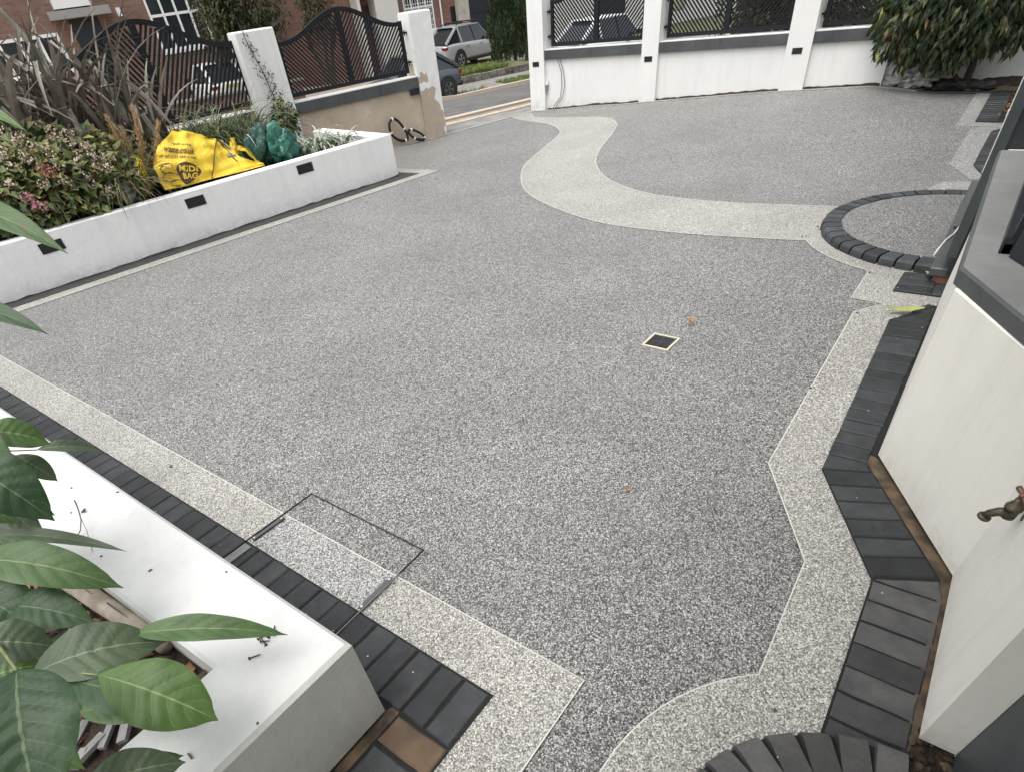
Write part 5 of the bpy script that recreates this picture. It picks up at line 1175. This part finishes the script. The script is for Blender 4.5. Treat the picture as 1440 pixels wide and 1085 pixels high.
def on_front(u_, v_): return lerp2(FR, u_, v_) + Vector((.1, -1, .2)) * crump(u_, v_) + Vector((.0, -.006, .0015))
def printed(txt, s0, t0, wdt, h, slope=0, mat=None, bold=0, name='printed_words'):
    cu = bpy.data.curves.new('words', 'FONT'); cu.body = txt; cu.size = 1; cu.offset = bold; cu.resolution_u = 3; ob = bpy.data.objects.new('words', cu); col.objects.link(ob)
    dg_ = bpy.context.evaluated_depsgraph_get(); me = bpy.data.meshes.new_from_object(ob.evaluated_get(dg_)); bpy.data.objects.remove(ob)
    bm = bmesh.new(); bm.from_mesh(me); xs = [v.co.x for v in bm.verts]; x0, x1 = min(xs), max(xs)
    bmesh.ops.triangulate(bm, faces=bm.faces[:])
    for v in bm.verts: s = s0 + (v.co.x - x0) / (x1 - x0) * wdt; t = t0 + v.co.y * h + slope * (s - s0); v.co = on_front(s, t)
    bm.to_mesh(me); bm.free(); me.name = name; me.materials.clear(); me.materials.append(mat or M['bagprint']); o = bpy.data.objects.new(name, me); col.objects.link(o); o.parent = yb_; return o
printed('book online', .19, .735, .36, .085, -.02, bold=.005); printed('waste.co.uk', .10, .60, .55, .15, -.03, bold=.02); printed('or call 0333 999 0 999', .06, .51, .62, .075, -.04, bold=.012)
mb = MB(); N_ = 28; ctr = (.56, .235); vs = [on_front(*ctr) + Vector((0, -.002, 0))]
for r_ in (.5, 1):
    for k in range(N_):
        al = 2 * math.pi * k / N_; rr_ = r_ * (1 + .10 * math.sin(3 * al + 1)); vs.append(on_front(ctr[0] + .205 * rr_ * math.cos(al), ctr[1] + .195 * rr_ * math.sin(al)) + Vector((0, -.002, 0)))
mb.add(vs, [(0, 1 + k, 1 + (k + 1) % N_) for k in range(N_)] + [(1 + k, 1 + N_ + k, 1 + N_ + (k + 1) % N_, 1 + (k + 1) % N_) for k in range(N_)]); mb.build('printed_badge', M['bagprint'], yb_)
for tx, q in (('MIDI', .265), ('BAG', .125)):
    o = printed(tx, .41 if tx == 'MIDI' else .46, q, .31 if tx == 'MIDI' else .25, .15, -.05, M['bag'], .03)
    for v in o.data.vertices: v.co += Vector((0, -.006, .001))
# sketchy outline print left of the badge: loose loops only
for k, (s_, t_, a_x, a_y) in enumerate(((.20, .33, .10, .08), (.22, .18, .14, .07), (.30, .08, .12, .05))):
    pts = [on_front(max(.01, s_ + a_x * math.cos(x * .524) * (1 + .15 * math.sin(x * 2))), max(.0, t_ + a_y * math.sin(x * .524))) for x in range(11)]
    MB().tube(pts, .003, 4).build('printed_line', M['bagprint'], yb_)

# green sack
def crumple(name, c, rx, ry, rzz, mat, seed, par, peaks=(), sub=4, amp=.16, zmin=None):
    rr = random.Random(seed); bm = bmesh.new(); bmesh.ops.create_icosphere(bm, subdivisions=sub, radius=1); ks = [(Vector((rr.gauss(0, 1), rr.gauss(0, 1), rr.gauss(0, 1))).normalized(), rr.uniform(3, 9), rr.uniform(0, 6)) for _ in range(9)]
    for v in bm.verts:
        d = v.co.normalized(); k = 1 + amp * sum(abs(math.sin(d.dot(q) * f_ + ph)) - .6 for q, f_, ph in ks) / 3
        for (pd, pw_, ph_) in peaks: k += ph_ * max(0, d.dot(Vector(pd).normalized())) ** pw_
        v.co = Vector((d.x * rx, d.y * ry, d.z * rzz)) * k + Vector(c)
        if zmin is not None: v.co.z = max(zmin, v.co.z)
    me = bpy.data.meshes.new(name); bm.to_mesh(me); bm.free(); me.materials.append(mat); o = bpy.data.objects.new(name, me); col.objects.link(o)
    if par: o.parent = par
    return o
M['gsack'] = simple('green_woven_sack', (.014, .085, .062), .42, (.03, .15, .105), scale=9)
M['gsack2'] = simple('dark_green_sack', (.008, .055, .040), .45)
gs = thing('green_sack', 'crumpled green sack on the planter edge right of the yellow bag', 'sack', pl(395, 222, .3))
crumple('sack_body', pl(398, 206, .32), .17, .12, .15, M['gsack'], 5, gs, [((-.3, 0, 1), 10, .55), ((.6, -.2, -.6), 6, .3)], amp=.34)
crumple('sack_fold', pl(366, 207, .42), .17, .12, .14, M['gsack2'], 8, gs, [((.2, 0, 1), 12, .5), ((-1, 0, -.3), 6, .35)], amp=.34)
# coiled hose by the bare wall
ho = thing('hose_loop', 'black hose looped twice with white clips at the foot of the bare wall', 'hose', fp(570, 200, -.1))
for j, L_ in enumerate((((548, 172), (553, 167.5), (560, 171), (568, 181), (573, 191), (572, 197), (563, 198), (553, 192), (548, 182)), ((574, 184), (580, 183), (590, 187), (597, 193), (594, 197), (585, 196), (577, 190)))):
    P = [fp(x, y, -.06 - .02 * j) for x, y in L_]; P = P + [P[0], P[1]]; sm_ = []
    for i in range(len(P) - 1):
        p0, p1, p2, p3 = P[max(i - 1, 0)], P[i], P[i + 1], P[min(i + 2, len(P) - 1)]
        for k in range(4): t = k / 4; sm_.append(.5 * ((2 * p1) + (p2 - p0) * t + (2 * p0 - 5 * p1 + 4 * p2 - p3) * t * t + (3 * p1 - p0 - 3 * p2 + p3) * t ** 3))
    MB().tube(sm_, .019 if j == 0 else .017, 8).build('hose', M['black'], ho, smooth=True)
    for i in range(3, len(sm_) - 2, 9):
        q = (sm_[i + 1] - sm_[i]).normalized(); MB().tube([sm_[i] - q * .012, sm_[i] + q * .012], .024 if j == 0 else .022, 8).build('clip', M['whitepl'], ho)
MB().box(fp(589, 196, -.07), (.07, .03, .03), FA).build('blue_connector', simple('navy_plastic', (.02, .05, .13), .4), ho)

# ================================================================== SHRUB AND BAGS AT THE FAR RIGHT
sh = thing('evergreen_shrub', 'large glossy evergreen shrub leaning over the upper right corner of the drive', 'shrub', (10.4, .75, .1))
MB().tube([(10.42, .75, .08), (10.40, .74, .3), (10.36, .76, .55), (10.25, .72, .85)], [.045, .04, .034, .03], 9).build('trunk', M['bark'], sh)
MB().tube([(10.40, .80, .12), (10.34, 1.0, .35), (10.22, 1.15, .6)], [.025, .02, .015], 7).build('limb', M['bark'], sh)
MB().tube([(10.38, .74, .42), (10.2, .55, .6), (10.1, .35, .8)], [.022, .018, .012], 7).build('limb', M['bark'], sh)
mats = [M['lf_dark'], M['lf_olive'], M['lf_pink'], M['lf_hyd2'], M['lf_brown']]; mb = MB()
for (c, r, n) in (((10.15, 1.15, 1.00), (.58, .66, .58), 2300), ((10.2, .45, 1.08), (.6, .70, .58), 1900), ((10.0, 1.45, .82), (.40, .42, .42), 900), ((10.2, .9, 1.4), (.6, .9, .4), 900), ((10.05, .95, .72), (.46, .62, .34), 1300)):
    for _ in range(n):
        d = rdir(); rr_ = (.5 + .5 * rnd() ** .5) * (1 + .14 * math.sin(d.y * 8 + d.z * 5)); p = Vector(c) + Vector((d.x * r[0], d.y * r[1], d.z * r[2])) * rr_
        add_leaf(mb, p, d * .35 + rdir() * .5 + Vector((-.1, 0, -.85)), rdir() + Vector((-.9, -.3, .3)), ru(.085, .15), ru(.030, .052), random.choices(range(5), (10, 2.2, .18, .25, .22))[0], .12)
mb.build('foliage', mats, sh)
M['clearbag'] = simple('cloudy_plastic_sack', (.34, .34, .33), .3, (.62, .62, .60), scale=16)
pb = thing('plastic_sack', 'crumpled clear plastic sack with a blue print under the glossy shrub', 'sack', (10.25, 1.3, .12))
crumple('sack_body', (10.24, 1.33, .20), .14, .24, .10, M['clearbag'], 11, pb, amp=.7); crumple('sack_neck', (10.28, 1.22, .34), .09, .10, .12, M['clearbag'], 12, pb, [((0, 0, 1), 8, .5)], amp=.6)
crumple('blue_patch', (10.22, 1.20, .29), .05, .10, .035, simple('blue_print_plastic', (.10, .24, .34), .4), 14, pb, amp=.5)
for k, (x, y) in enumerate(((10.28, .95), (10.22, .80), (10.3, .62), (10.24, .5))): rock('bed_rock', ['dark rock just right of the plastic sack', 'dark rock in front of the shrub trunk', 'dark rock right of the shrub trunk', 'last dark rock in the bed, nearest the house'][k], 'rock', (x, y, .12), (.08, .10, .05), M['slate'], 60 + k, 'rocks in the shrub bed')
def flat_leaf(name, p, L, W, az, mat, label=None, cat=None, grp=None, tilt=.15, curl=.3, n=6, z=None):
    mb = MB(); vs = []; d = Vector((math.cos(az), math.sin(az), 0)); s = Vector((-d.y, d.x, 0)); p = Vector(p)
    for i in range(n + 1):
        t = i / n; w_ = W * math.sin(math.pi * min(.98, max(.04, t)) ** .85) / 2; c = p + d * L * (t - .5) + Vector((0, 0, .004 + curl * L * (t - .5) ** 2 + tilt * .02))
        vs += [c - s * w_ + Vector((0, 0, w_ * curl)), c, c + s * w_ + Vector((0, 0, w_ * curl * .6))]
    mb.add(vs, [f for i in range(n) for f in ((i * 3, i * 3 + 3, i * 3 + 4, i * 3 + 1), (i * 3 + 1, i * 3 + 4, i * 3 + 5, i * 3 + 2))])
    o = mb.build(name, mat); return tag(o, label, cat, grp) if label else o
ol = MB()
for _ in range(90):
    x = ru(8.9, 10.0); p = Vector((x, ru(.06, .23), hz(x, .15) + .03)); add_leaf(ol, p, rdir() * Vector((1, 1, .3)), Vector((0, 0, 1)) + rdir() * .4, ru(.03, .06), ru(.02, .035))
tag(ol.build('leaf_litter', leafmat('orange_fallen_leaf', (.16, .07, .025), (.36, .18, .06), 30, .7)), kind='stuff')
flat_leaf('fallen_leaf', at(1270, 438, .022), .20, .055, 1.95, M['ygleaf'], 'long yellow green fallen leaf at the top of the block edging by the bay', 'leaf')
flat_leaf('fallen_leaf', at(1309, 388, .030), .10, .045, .9, M['ygleaf'], 'pale green fallen leaf under the lip of the far doorstep', 'leaf')
flat_leaf('fallen_leaf', at(971, 455, .012), .055, .045, .6, simple('ochre_leaf', (.36, .19, .06), .7), 'small ochre leaf just beyond the drain grating', 'leaf', curl=1.2)
flat_leaf('fallen_leaf', at(438, 557, .010), .028, .02, 1.6, M['dryleaf'], 'tiny brown leaf in the middle left of the drive', 'leaf')
flat_leaf('fallen_leaf', at(881, 688, .010), .030, .020, 2.3, M['dryleaf'], 'tiny reddish leaf in the lower middle of the drive', 'leaf')
db = MB()
for (px, py) in ((735, 590), (1140, 545), (990, 540), (850, 230), (952, 158), (1110, 172), (1150, 319), (1128, 333), (1223, 383), (1090, 998), (155, 544), (240, 655), (1205, 440), (720, 205)):
    p = at(px, py, .012 + hz(at(px, py).x, at(px, py).y)); db.box(p, (ru(.006, .016), ru(.004, .010), .004), ru(0, 3))
tag(db.build('grit', M['twig']), kind='stuff')

# ================================================================== ON AND IN THE NEAR PLANTER
def screw(a, b, lbl):
    t = thing('rusty_screw', lbl, 'screw', a, 'rusty screws on the planter'); a, b = Vector(a), Vector(b); d = (b - a).normalized()
    MB().tube([a, a + d * .003, b - d * .006, b], [.0024, .0019, .0017, .0003], 7).build('shank', M['rust'], t)
    MB().tube([a - d * .0006, a + d * .0012, a + d * .0035], [.0046, .0046, .002], 8).build('head', M['rust'], t)
Zt = ZB + .0035
for (x0, y0, x1, y1, dz, lb) in ((373, 887, 390, 885, 0, 'uppermost screw of the little heap, lying level'), (385, 892, 386, 878, .004, 'screw standing across the top of the heap, points away'), (378, 895, 366, 891, .003, 'screw in the middle of the heap with its head to the right'), (362, 898, 374, 892, .0, 'leftmost screw of the heap'), (366, 901, 380, 900, .004, 'lower screw of the heap, point to the right'), (374, 906, 367, 896, .0, 'lowest screw of the heap, head down'), (350, 925, 367, 919, 0, 'single screw lying apart, below the heap')):
    screw(at(x0, y0, Zt + dz), at(x1, y1, Zt), lb)
for i, (px, py, L_) in enumerate(((211, 801, .012), (264, 665, .006), (318, 803, .005), (100, 685, .010), (165, 691, .010), (142, 781, .006), (450, 1010, .0), (382, 912, 0), (267, 1062, .02), (100, 720, .005), (362, 1016, .006), (112, 722, .004))):
    if L_: p = at(px, py, ZB + .003); tag(MB().box(p, (L_, .004, .003), ru(0, 3)).build('debris_chip', M['twig']), ['dark sliver in the middle of the white top', 'dark chip near the outer edge of the white top', 'little chip left of the block edging on the white top', 'chip nearest the leaves at the far end of the top', 'chip at the far outer edge of the white top', 'chip beside the curved twig', '', '', 'long dark chip near the bottom of the white top', 'speck just above the twig', 'speck on the front part of the white top', 'speck beside the twig tip'][i], 'debris', 'chips of debris on the white planter')
tw = thing('twig', 'thin curved dark twig arching over the white planter top', 'twig', at(110, 740, .40))
MB().tube([at(105, 703, .44), at(110, 715, .445), at(114, 730, .44), at(113, 745, .42), at(104, 762, .40)], [.0028, .0022, .0018, .0016, .0014], 6).build('stalk', M['twig'], tw); MB().tube([at(114, 728, .44), at(122, 745, .42), at(130, 775, .405)], .001, 5).build('side_shoot', M['copper'], tw)
tw2 = MB(); tw2.box(at(117, 717, ZB + .004), (.022, .004, .003), .6); tw2.box(at(118, 718, ZB + .006), (.014, .004, .003), 2.1); tag(tw2.build('seed_husk', M['rust']), 'small reddish winged husk by the curved twig', 'debris')
lg = thing('timber_pole', 'weathered split timber pole lying in the near planter under the leaves', 'pole', at(150, 840, .3))
A_, B_ = at(20, 765, .30), at(232, 906, .31); mb = MB(); pts = [A_.lerp(B_, i / 8) + Vector((0, 0, .006 * math.sin(i * 2.1))) for i in range(9)]; mb.tube(pts, [.034, .036, .035, .034, .033, .032, .030, .028, .026], 11); mb.build('timber', M['wood'], lg, smooth=True)
for k in range(3):
    q = .25 + k * .22; a = A_.lerp(B_, q) + Vector((.004, -.012, .033)); b = A_.lerp(B_, q + .12) + Vector((.002, -.016, .031)); MB().tube([a, b], [.0035, .001], 4).build('crack', M['twig'], lg)
rr3 = random.Random(9)
CH = (((112, 1030), 'slate chip lying crosswise under the hanging leaves, lower left'), ((128, 1050), 'broad slate chip close to the big dark leaf'), ((152, 1030), 'long slate chip pointing at the white wall'), ((176, 1024), 'slate chip touching the inner edge of the white wall'), ((205, 875), 'slate chip at the end of the timber pole'), ((140, 930), 'slate chip in the gap between two large leaves'), ((165, 926), 'rounded slate chip right of the gap between the leaves'), ((112, 1066), 'lowest slate chip beside the yellow leaf'))
for (px, py), lb in CH:
    p = at(px, py, .295); az = rr3.uniform(.2, 1.2); mb = MB(); mb.box(p, (rr3.uniform(.05, .11), rr3.uniform(.018, .03), .012), az, tilt=Matrix.Rotation(rr3.uniform(-.3, .3), 3, 'X'))
    tag(mb.build('slate_chip', M['slatebit']), lb, 'slate chip', 'slate chips in the near planter')
mb = MB()
for _ in range(900):
    p = Vector((ru(-1.0, .08), ru(1.2, 4.2), .285)); add_leaf(mb, p, Vector((ru(-1, 1), ru(-1, 1), ru(-.1, .3))), Vector((0, 0, 1)) + rdir() * .6, ru(.03, .08), ru(.015, .04), random.randint(0, 1), .3)
tag(mb.build('leaf_litter', [M['dryleaf'], simple('dark_rotting_leaf', (.06, .035, .022), .8)]), kind='stuff')

# ------------------------------------------------------------------ big-leaved shrub in the foreground
def veinmat(name, c, c2, vein, nv=8, rough=.5, trans=.2):
    m, nt, n, l, b = newmat(name); uv = n.new('ShaderNodeUVMap'); uv.uv_map = 'UVMap'; s = n.new('ShaderNodeSeparateXYZ'); l.new(uv.outputs[0], s.inputs[0])
    def mt(op, a, b_=None, c_=None):
        q = n.new('ShaderNodeMath'); q.operation = op
        for i, x in enumerate((a, b_, c_)):
            if x is None: continue
            if isinstance(x, (int, float)): q.inputs[i].default_value = x
            else: l.new(x, q.inputs[i])
        return q.outputs[0]
    av = mt('ABSOLUTE', s.outputs[1])
    ph = mt('SUBTRACT', mt('MULTIPLY', s.outputs[0], nv), mt('MULTIPLY', av, 1.5)); fr = mt('ABSOLUTE', mt('SUBTRACT', mt('FRACT', ph), .5))
    v1 = mt('GREATER_THAN', fr, .475); v1 = mt('MULTIPLY', v1, mt('LESS_THAN', av, .86)); v2 = mt('LESS_THAN', av, .030)
    vv = mt('MAXIMUM', mt('MULTIPLY', v1, .35), mt('MULTIPLY', v2, .85))
    g = n.new('ShaderNodeNewGeometry'); t = n.new('ShaderNodeTexNoise'); t.inputs['Scale'].default_value = 14; t.inputs['Detail'].default_value = 6; l.new(g.outputs['Position'], t.inputs['Vector'])
    r = n.new('ShaderNodeValToRGB'); r.color_ramp.elements[0].position = .35; r.color_ramp.elements[1].position = .7; r.color_ramp.elements[0].color = (*c, 1); r.color_ramp.elements[1].color = (*c2, 1); l.new(t.outputs['Fac'], r.inputs['Fac'])
    mx = n.new('ShaderNodeMix'); mx.data_type = 'RGBA'; l.new(vv, mx.inputs[0]); l.new(r.outputs[0], mx.inputs[6]); mx.inputs[7].default_value = (*vein, 1)
    l.new(mx.outputs[2], b.inputs['Base Color']); b.inputs['Roughness'].default_value = rough; b.inputs['Specular IOR Level'].default_value = .45
    sp_ = n.new('ShaderNodeTexNoise'); sp_.inputs['Scale'].default_value = 55; sp_.inputs['Detail'].default_value = 2; l.new(g.outputs['Position'], sp_.inputs['Vector'])
    m3 = n.new('ShaderNodeMix'); m3.data_type = 'RGBA'; l.new(mt('GREATER_THAN', sp_.outputs['Fac'], .735), m3.inputs[0]); l.new(mx.outputs[2], m3.inputs[6]); m3.inputs[7].default_value = (.16, .12, .05, 1); l.new(m3.outputs[2], b.inputs['Base Color'])
    w_ = n.new('ShaderNodeTexNoise'); w_.inputs['Scale'].default_value = 90; w_.inputs['Detail'].default_value = 3; l.new(g.outputs['Position'], w_.inputs['Vector'])
    bp = n.new('ShaderNodeBump'); bp.inputs['Strength'].default_value = .5; bp.inputs['Distance'].default_value = .002; l.new(w_.outputs['Fac'], bp.inputs['Height']); l.new(bp.outputs[0], b.inputs['Normal'])
    tr = n.new('ShaderNodeBsdfTranslucent'); l.new(mx.outputs[2], tr.inputs[0]); ms = n.new('ShaderNodeMixShader'); ms.inputs[0].default_value = trans; l.new(b.outputs[0], ms.inputs[1]); l.new(tr.outputs[0], ms.inputs[2]); l.new(ms.outputs[0], n['Material Output'].inputs['Surface'])
    return m
M['bl_dark'] = veinmat('deep_green_big_leaf', (.022, .055, .022), (.042, .088, .034), (.12, .18, .08))
M['bl_mid'] = veinmat('mid_green_big_leaf', (.055, .105, .035), (.085, .15, .05), (.20, .27, .11))
M['bl_lt'] = veinmat('fresh_green_big_leaf', (.07, .135, .034), (.105, .18, .05), (.24, .34, .13), trans=.25)
M['bl_grey'] = veinmat('dull_green_big_leaf', (.055, .085, .045), (.085, .12, .06), (.20, .25, .14))
M['stem'] = simple('green_leaf_stalk', (.16, .22, .07), .5, (.12, .10, .05), scale=20)
bp_ = thing('big_leaved_shrub', 'shrub with large drooping veined leaves in the bottom left foreground', 'shrub', (-.15, 1.9, .3))
def big_leaf(bx, by, bz, tx, ty, tz, wpx, mat, up=(0, 0, 1), cup=.12, droop=.10, nv=8, belly=.42, bendside=0.0, label=None, quilt=1.0):
    B, T = (at(bx, by, bz), at(tx, ty, tz)) if bz < 5 else (atd(bx, by, bz - 10), atd(tx, ty, tz - 10)); ax = T - B; L = ax.length; d = ax.normalized(); midp = (B + T) / 2
    toc = (Vector((0, 0, EYE)) - midp); zd = abs((midp - Vector((0, 0, EYE))).dot(RC @ Vector((0, 0, 1)))); W = wpx * zd / F_PX
    nn = (Vector(up) * .6 + toc.normalized() * .6); nn = (nn - d * nn.dot(d)).normalized(); s = d.cross(nn).normalized()
    ns, nt_ = 30, 14; vs = []; uv = []
    for i in range(ns + 1):
        q = i / ns
        wq = (math.sin(math.pi * q ** (math.log(.5) / math.log(belly))) ** .80) * (1 - .25 * max(0, q - .75) * 4 * max(0, q - .75) * 4 * .6) if 0 < q < 1 else 0.0
        wq = max(wq, .012)
        if q > .90: wq = max(.012, wq * (1 - (q - .90) / .10 * .55))
        c = B + d * L * q + nn * (L * droop * (4 * q * (1 - q))) + s * bendside * L * 4 * q * (1 - q) * .25 + Vector((0, 0, -L * .10 * q ** 3))
        for j in range(nt_ + 1):
            t = -1 + 2 * j / nt_; h = cup * abs(t) ** 1.3 * W * .5 + quilt * .06 * W * abs(math.sin(math.pi * (q * nv - abs(t) * 1.5))) ** .6 * (1 - t * t) ** .5
            h += .02 * W * math.sin(q * 19 + (3 if t > 0 else 0)) * abs(t) ** 3
            vs.append(c + s * (t * W / 2 * wq) + nn * h * max(wq, .1)); uv.append((q, t))
    mb = MB(); mb.add(vs, [(i * (nt_ + 1) + j, (i + 1) * (nt_ + 1) + j, (i + 1) * (nt_ + 1) + j + 1, i * (nt_ + 1) + j + 1) for i in range(ns) for j in range(nt_)])
    o = mb.build('leaf', mat, bp_, smooth=True, uv=uv)
    if label: o['label'] = label
    return o
D_, Mi, Lt, Gr = M['bl_dark'], M['bl_mid'], M['bl_lt'], M['bl_grey']
LV = [(24, 942, .80, 50, 1150, .70, 140, D_, .15, .06, .40), (192, 890, .60, 398, 881, .54, 40, Mi, .35, .06, .42), (138, 948, .66, 299, 1004, .58, 96, Lt, .10, .10, .55),
      (95, 955, .60, 268, 1003, .55, 62, D_, .10, .08, .45), (112, 1000, .54, 268, 985, .52, 52, Mi, .15, .06, .45), (45, 948, .62, 226, 893, .58, 82, Gr, .2, .12, .50),
      (12, 852, .62, 128, 868, .58, 62, D_, .15, .10, .45), (-45, 788, .72, 163, 814, .62, 64, Mi, .18, .12, .50), (-10, 752, .66, 168, 762, .62, 22, Gr, .3, .05, .4),
      (-70, 640, .92, 68, 722, .76, 84, D_, .15, .10, .45), (-30, 608, .88, 66, 618, .80, 46, Lt, .2, .12, .5), (52, 632, .74, 138, 628, .68, 20, Gr, .3, .1, .5),
      (20, 640, .78, 78, 672, .70, 30, Gr, .2, .10, .5), (-30, 690, .74, 72, 718, .64, 44, D_, .2, .1, .5), (120, 1108, .60, 256, 1066, .56, 66, Gr, .15, .10, .45), (160, 1090, .55, 255, 1058, .52, 30, Mi, .15, .10, .45),
      (-40, 828, .66, 52, 884, .58, 80, D_, .2, .1, .45), (-40, 905, .66, 75, 905, .58, 66, Gr, .2, .1, .5), (-45, 790, .60, 40, 800, .56, 50, Mi, .2, .1, .5), (-50, 740, .60, 44, 728, .57, 44, D_, .2, .1, .5),
      (98, 925, .52, 122, 1010, .48, 26, Lt, .2, .1, .5), (-30, 960, .56, 60, 930, .54, 60, Lt, .2, .1, .5),
      (-60, 690, .80, 20, 730, .72, 50, Mi, .2, .1, .5), (-40, 820, .58, 100, 800, .56, 40, Lt, .25, .1, .5), (0, 700, .66, 60, 760, .60, 36, Gr, .2, .1, .5), (-50, 870, .60, 30, 930, .56, 50, Mi, .2, .1, .5),
      (70, 900, .50, 150, 905, .48, 30, Gr, .2, .1, .5), (-20, 1000, .60, 110, 1075, .52, 60, Mi, .2, .1, .5), (-70, 590, .92, 14, 640, .84, 40, Mi, .2, .1, .5), (-60, 700, .64, 20, 780, .58, 70, D_, .2, .1, .5)]
for L_ in LV: big_leaf(L_[0], L_[1], L_[2], L_[3], L_[4], L_[5], L_[6], L_[7], cup=L_[8], droop=L_[9], belly=L_[10])
for (x0, y0, z0, x1, y1, z1, r_, m_) in ((24, 942, .80, 0, 900, .5, .004, 'stem'), (192, 890, .60, 60, 955, .45, .003, 'stem'), (138, 948, .66, 60, 950, .42, .003, 'stem'), (45, 948, .62, 20, 985, .40, .0035, 'stem'), (140, 940, .56, 35, 960, .45, .005, 'twig'), (12, 852, .62, 5, 930, .3, .005, 'stem'), (-45, 765, .72, 10, 850, .35, .006, 'stem'),
                 (52, 632, .74, -10, 650, .74, .0022, 'twig'), (20, 640, .78, -20, 655, .7, .0022, 'twig'), (-75, 610, .92, -20, 760, .5, .005, 'stem'), (30, 800, .5, 5, 845, .35, .005, 'stem')):
    a, b = at(x0, y0, z0), at(x1, y1, z1); MB().tube([a, a.lerp(b, .5) + Vector((0, 0, .02)), b], [r_ * .8, r_, r_ * 1.2], 7).build('stalk', M[m_], bp_, smooth=True)
# higher leaves at the left edge
big_leaf(-75, 300, 11.15, 82, 334, 11.08, 44, M['bl_mid'], cup=.2, droop=.10, belly=.45); big_leaf(-80, 440, 11.1, 56, 452, 11.03, 36, M['bl_dark'], cup=.25, droop=.10, belly=.45); big_leaf(-60, 155, 11.3, 28, 168, 11.23, 20, M['bl_lt'], cup=.2, droop=.08, belly=.45)
for (x0, y0, z0, x1, y1, z1) in ((-75, 296, 1.15, -160, 700, 1.3), (-80, 448, 1.1, -160, 760, 1.3), (-60, 158, 1.3, -150, 400, 1.3)):
    a, b = atd(x0, y0, z0), atd(x1, y1, z1); MB().tube([a, a.lerp(b, .5), b], [.002, .003, .005], 7).build('stalk', M['stem'], bp_)

# ------------------------------------------------------------------ put every Empty at its thing's base
bpy.context.view_layer.update()
for o, b in REB:
    o.location = b
    for ch in o.children: ch.matrix_parent_inverse = Matrix.Translation(-b)
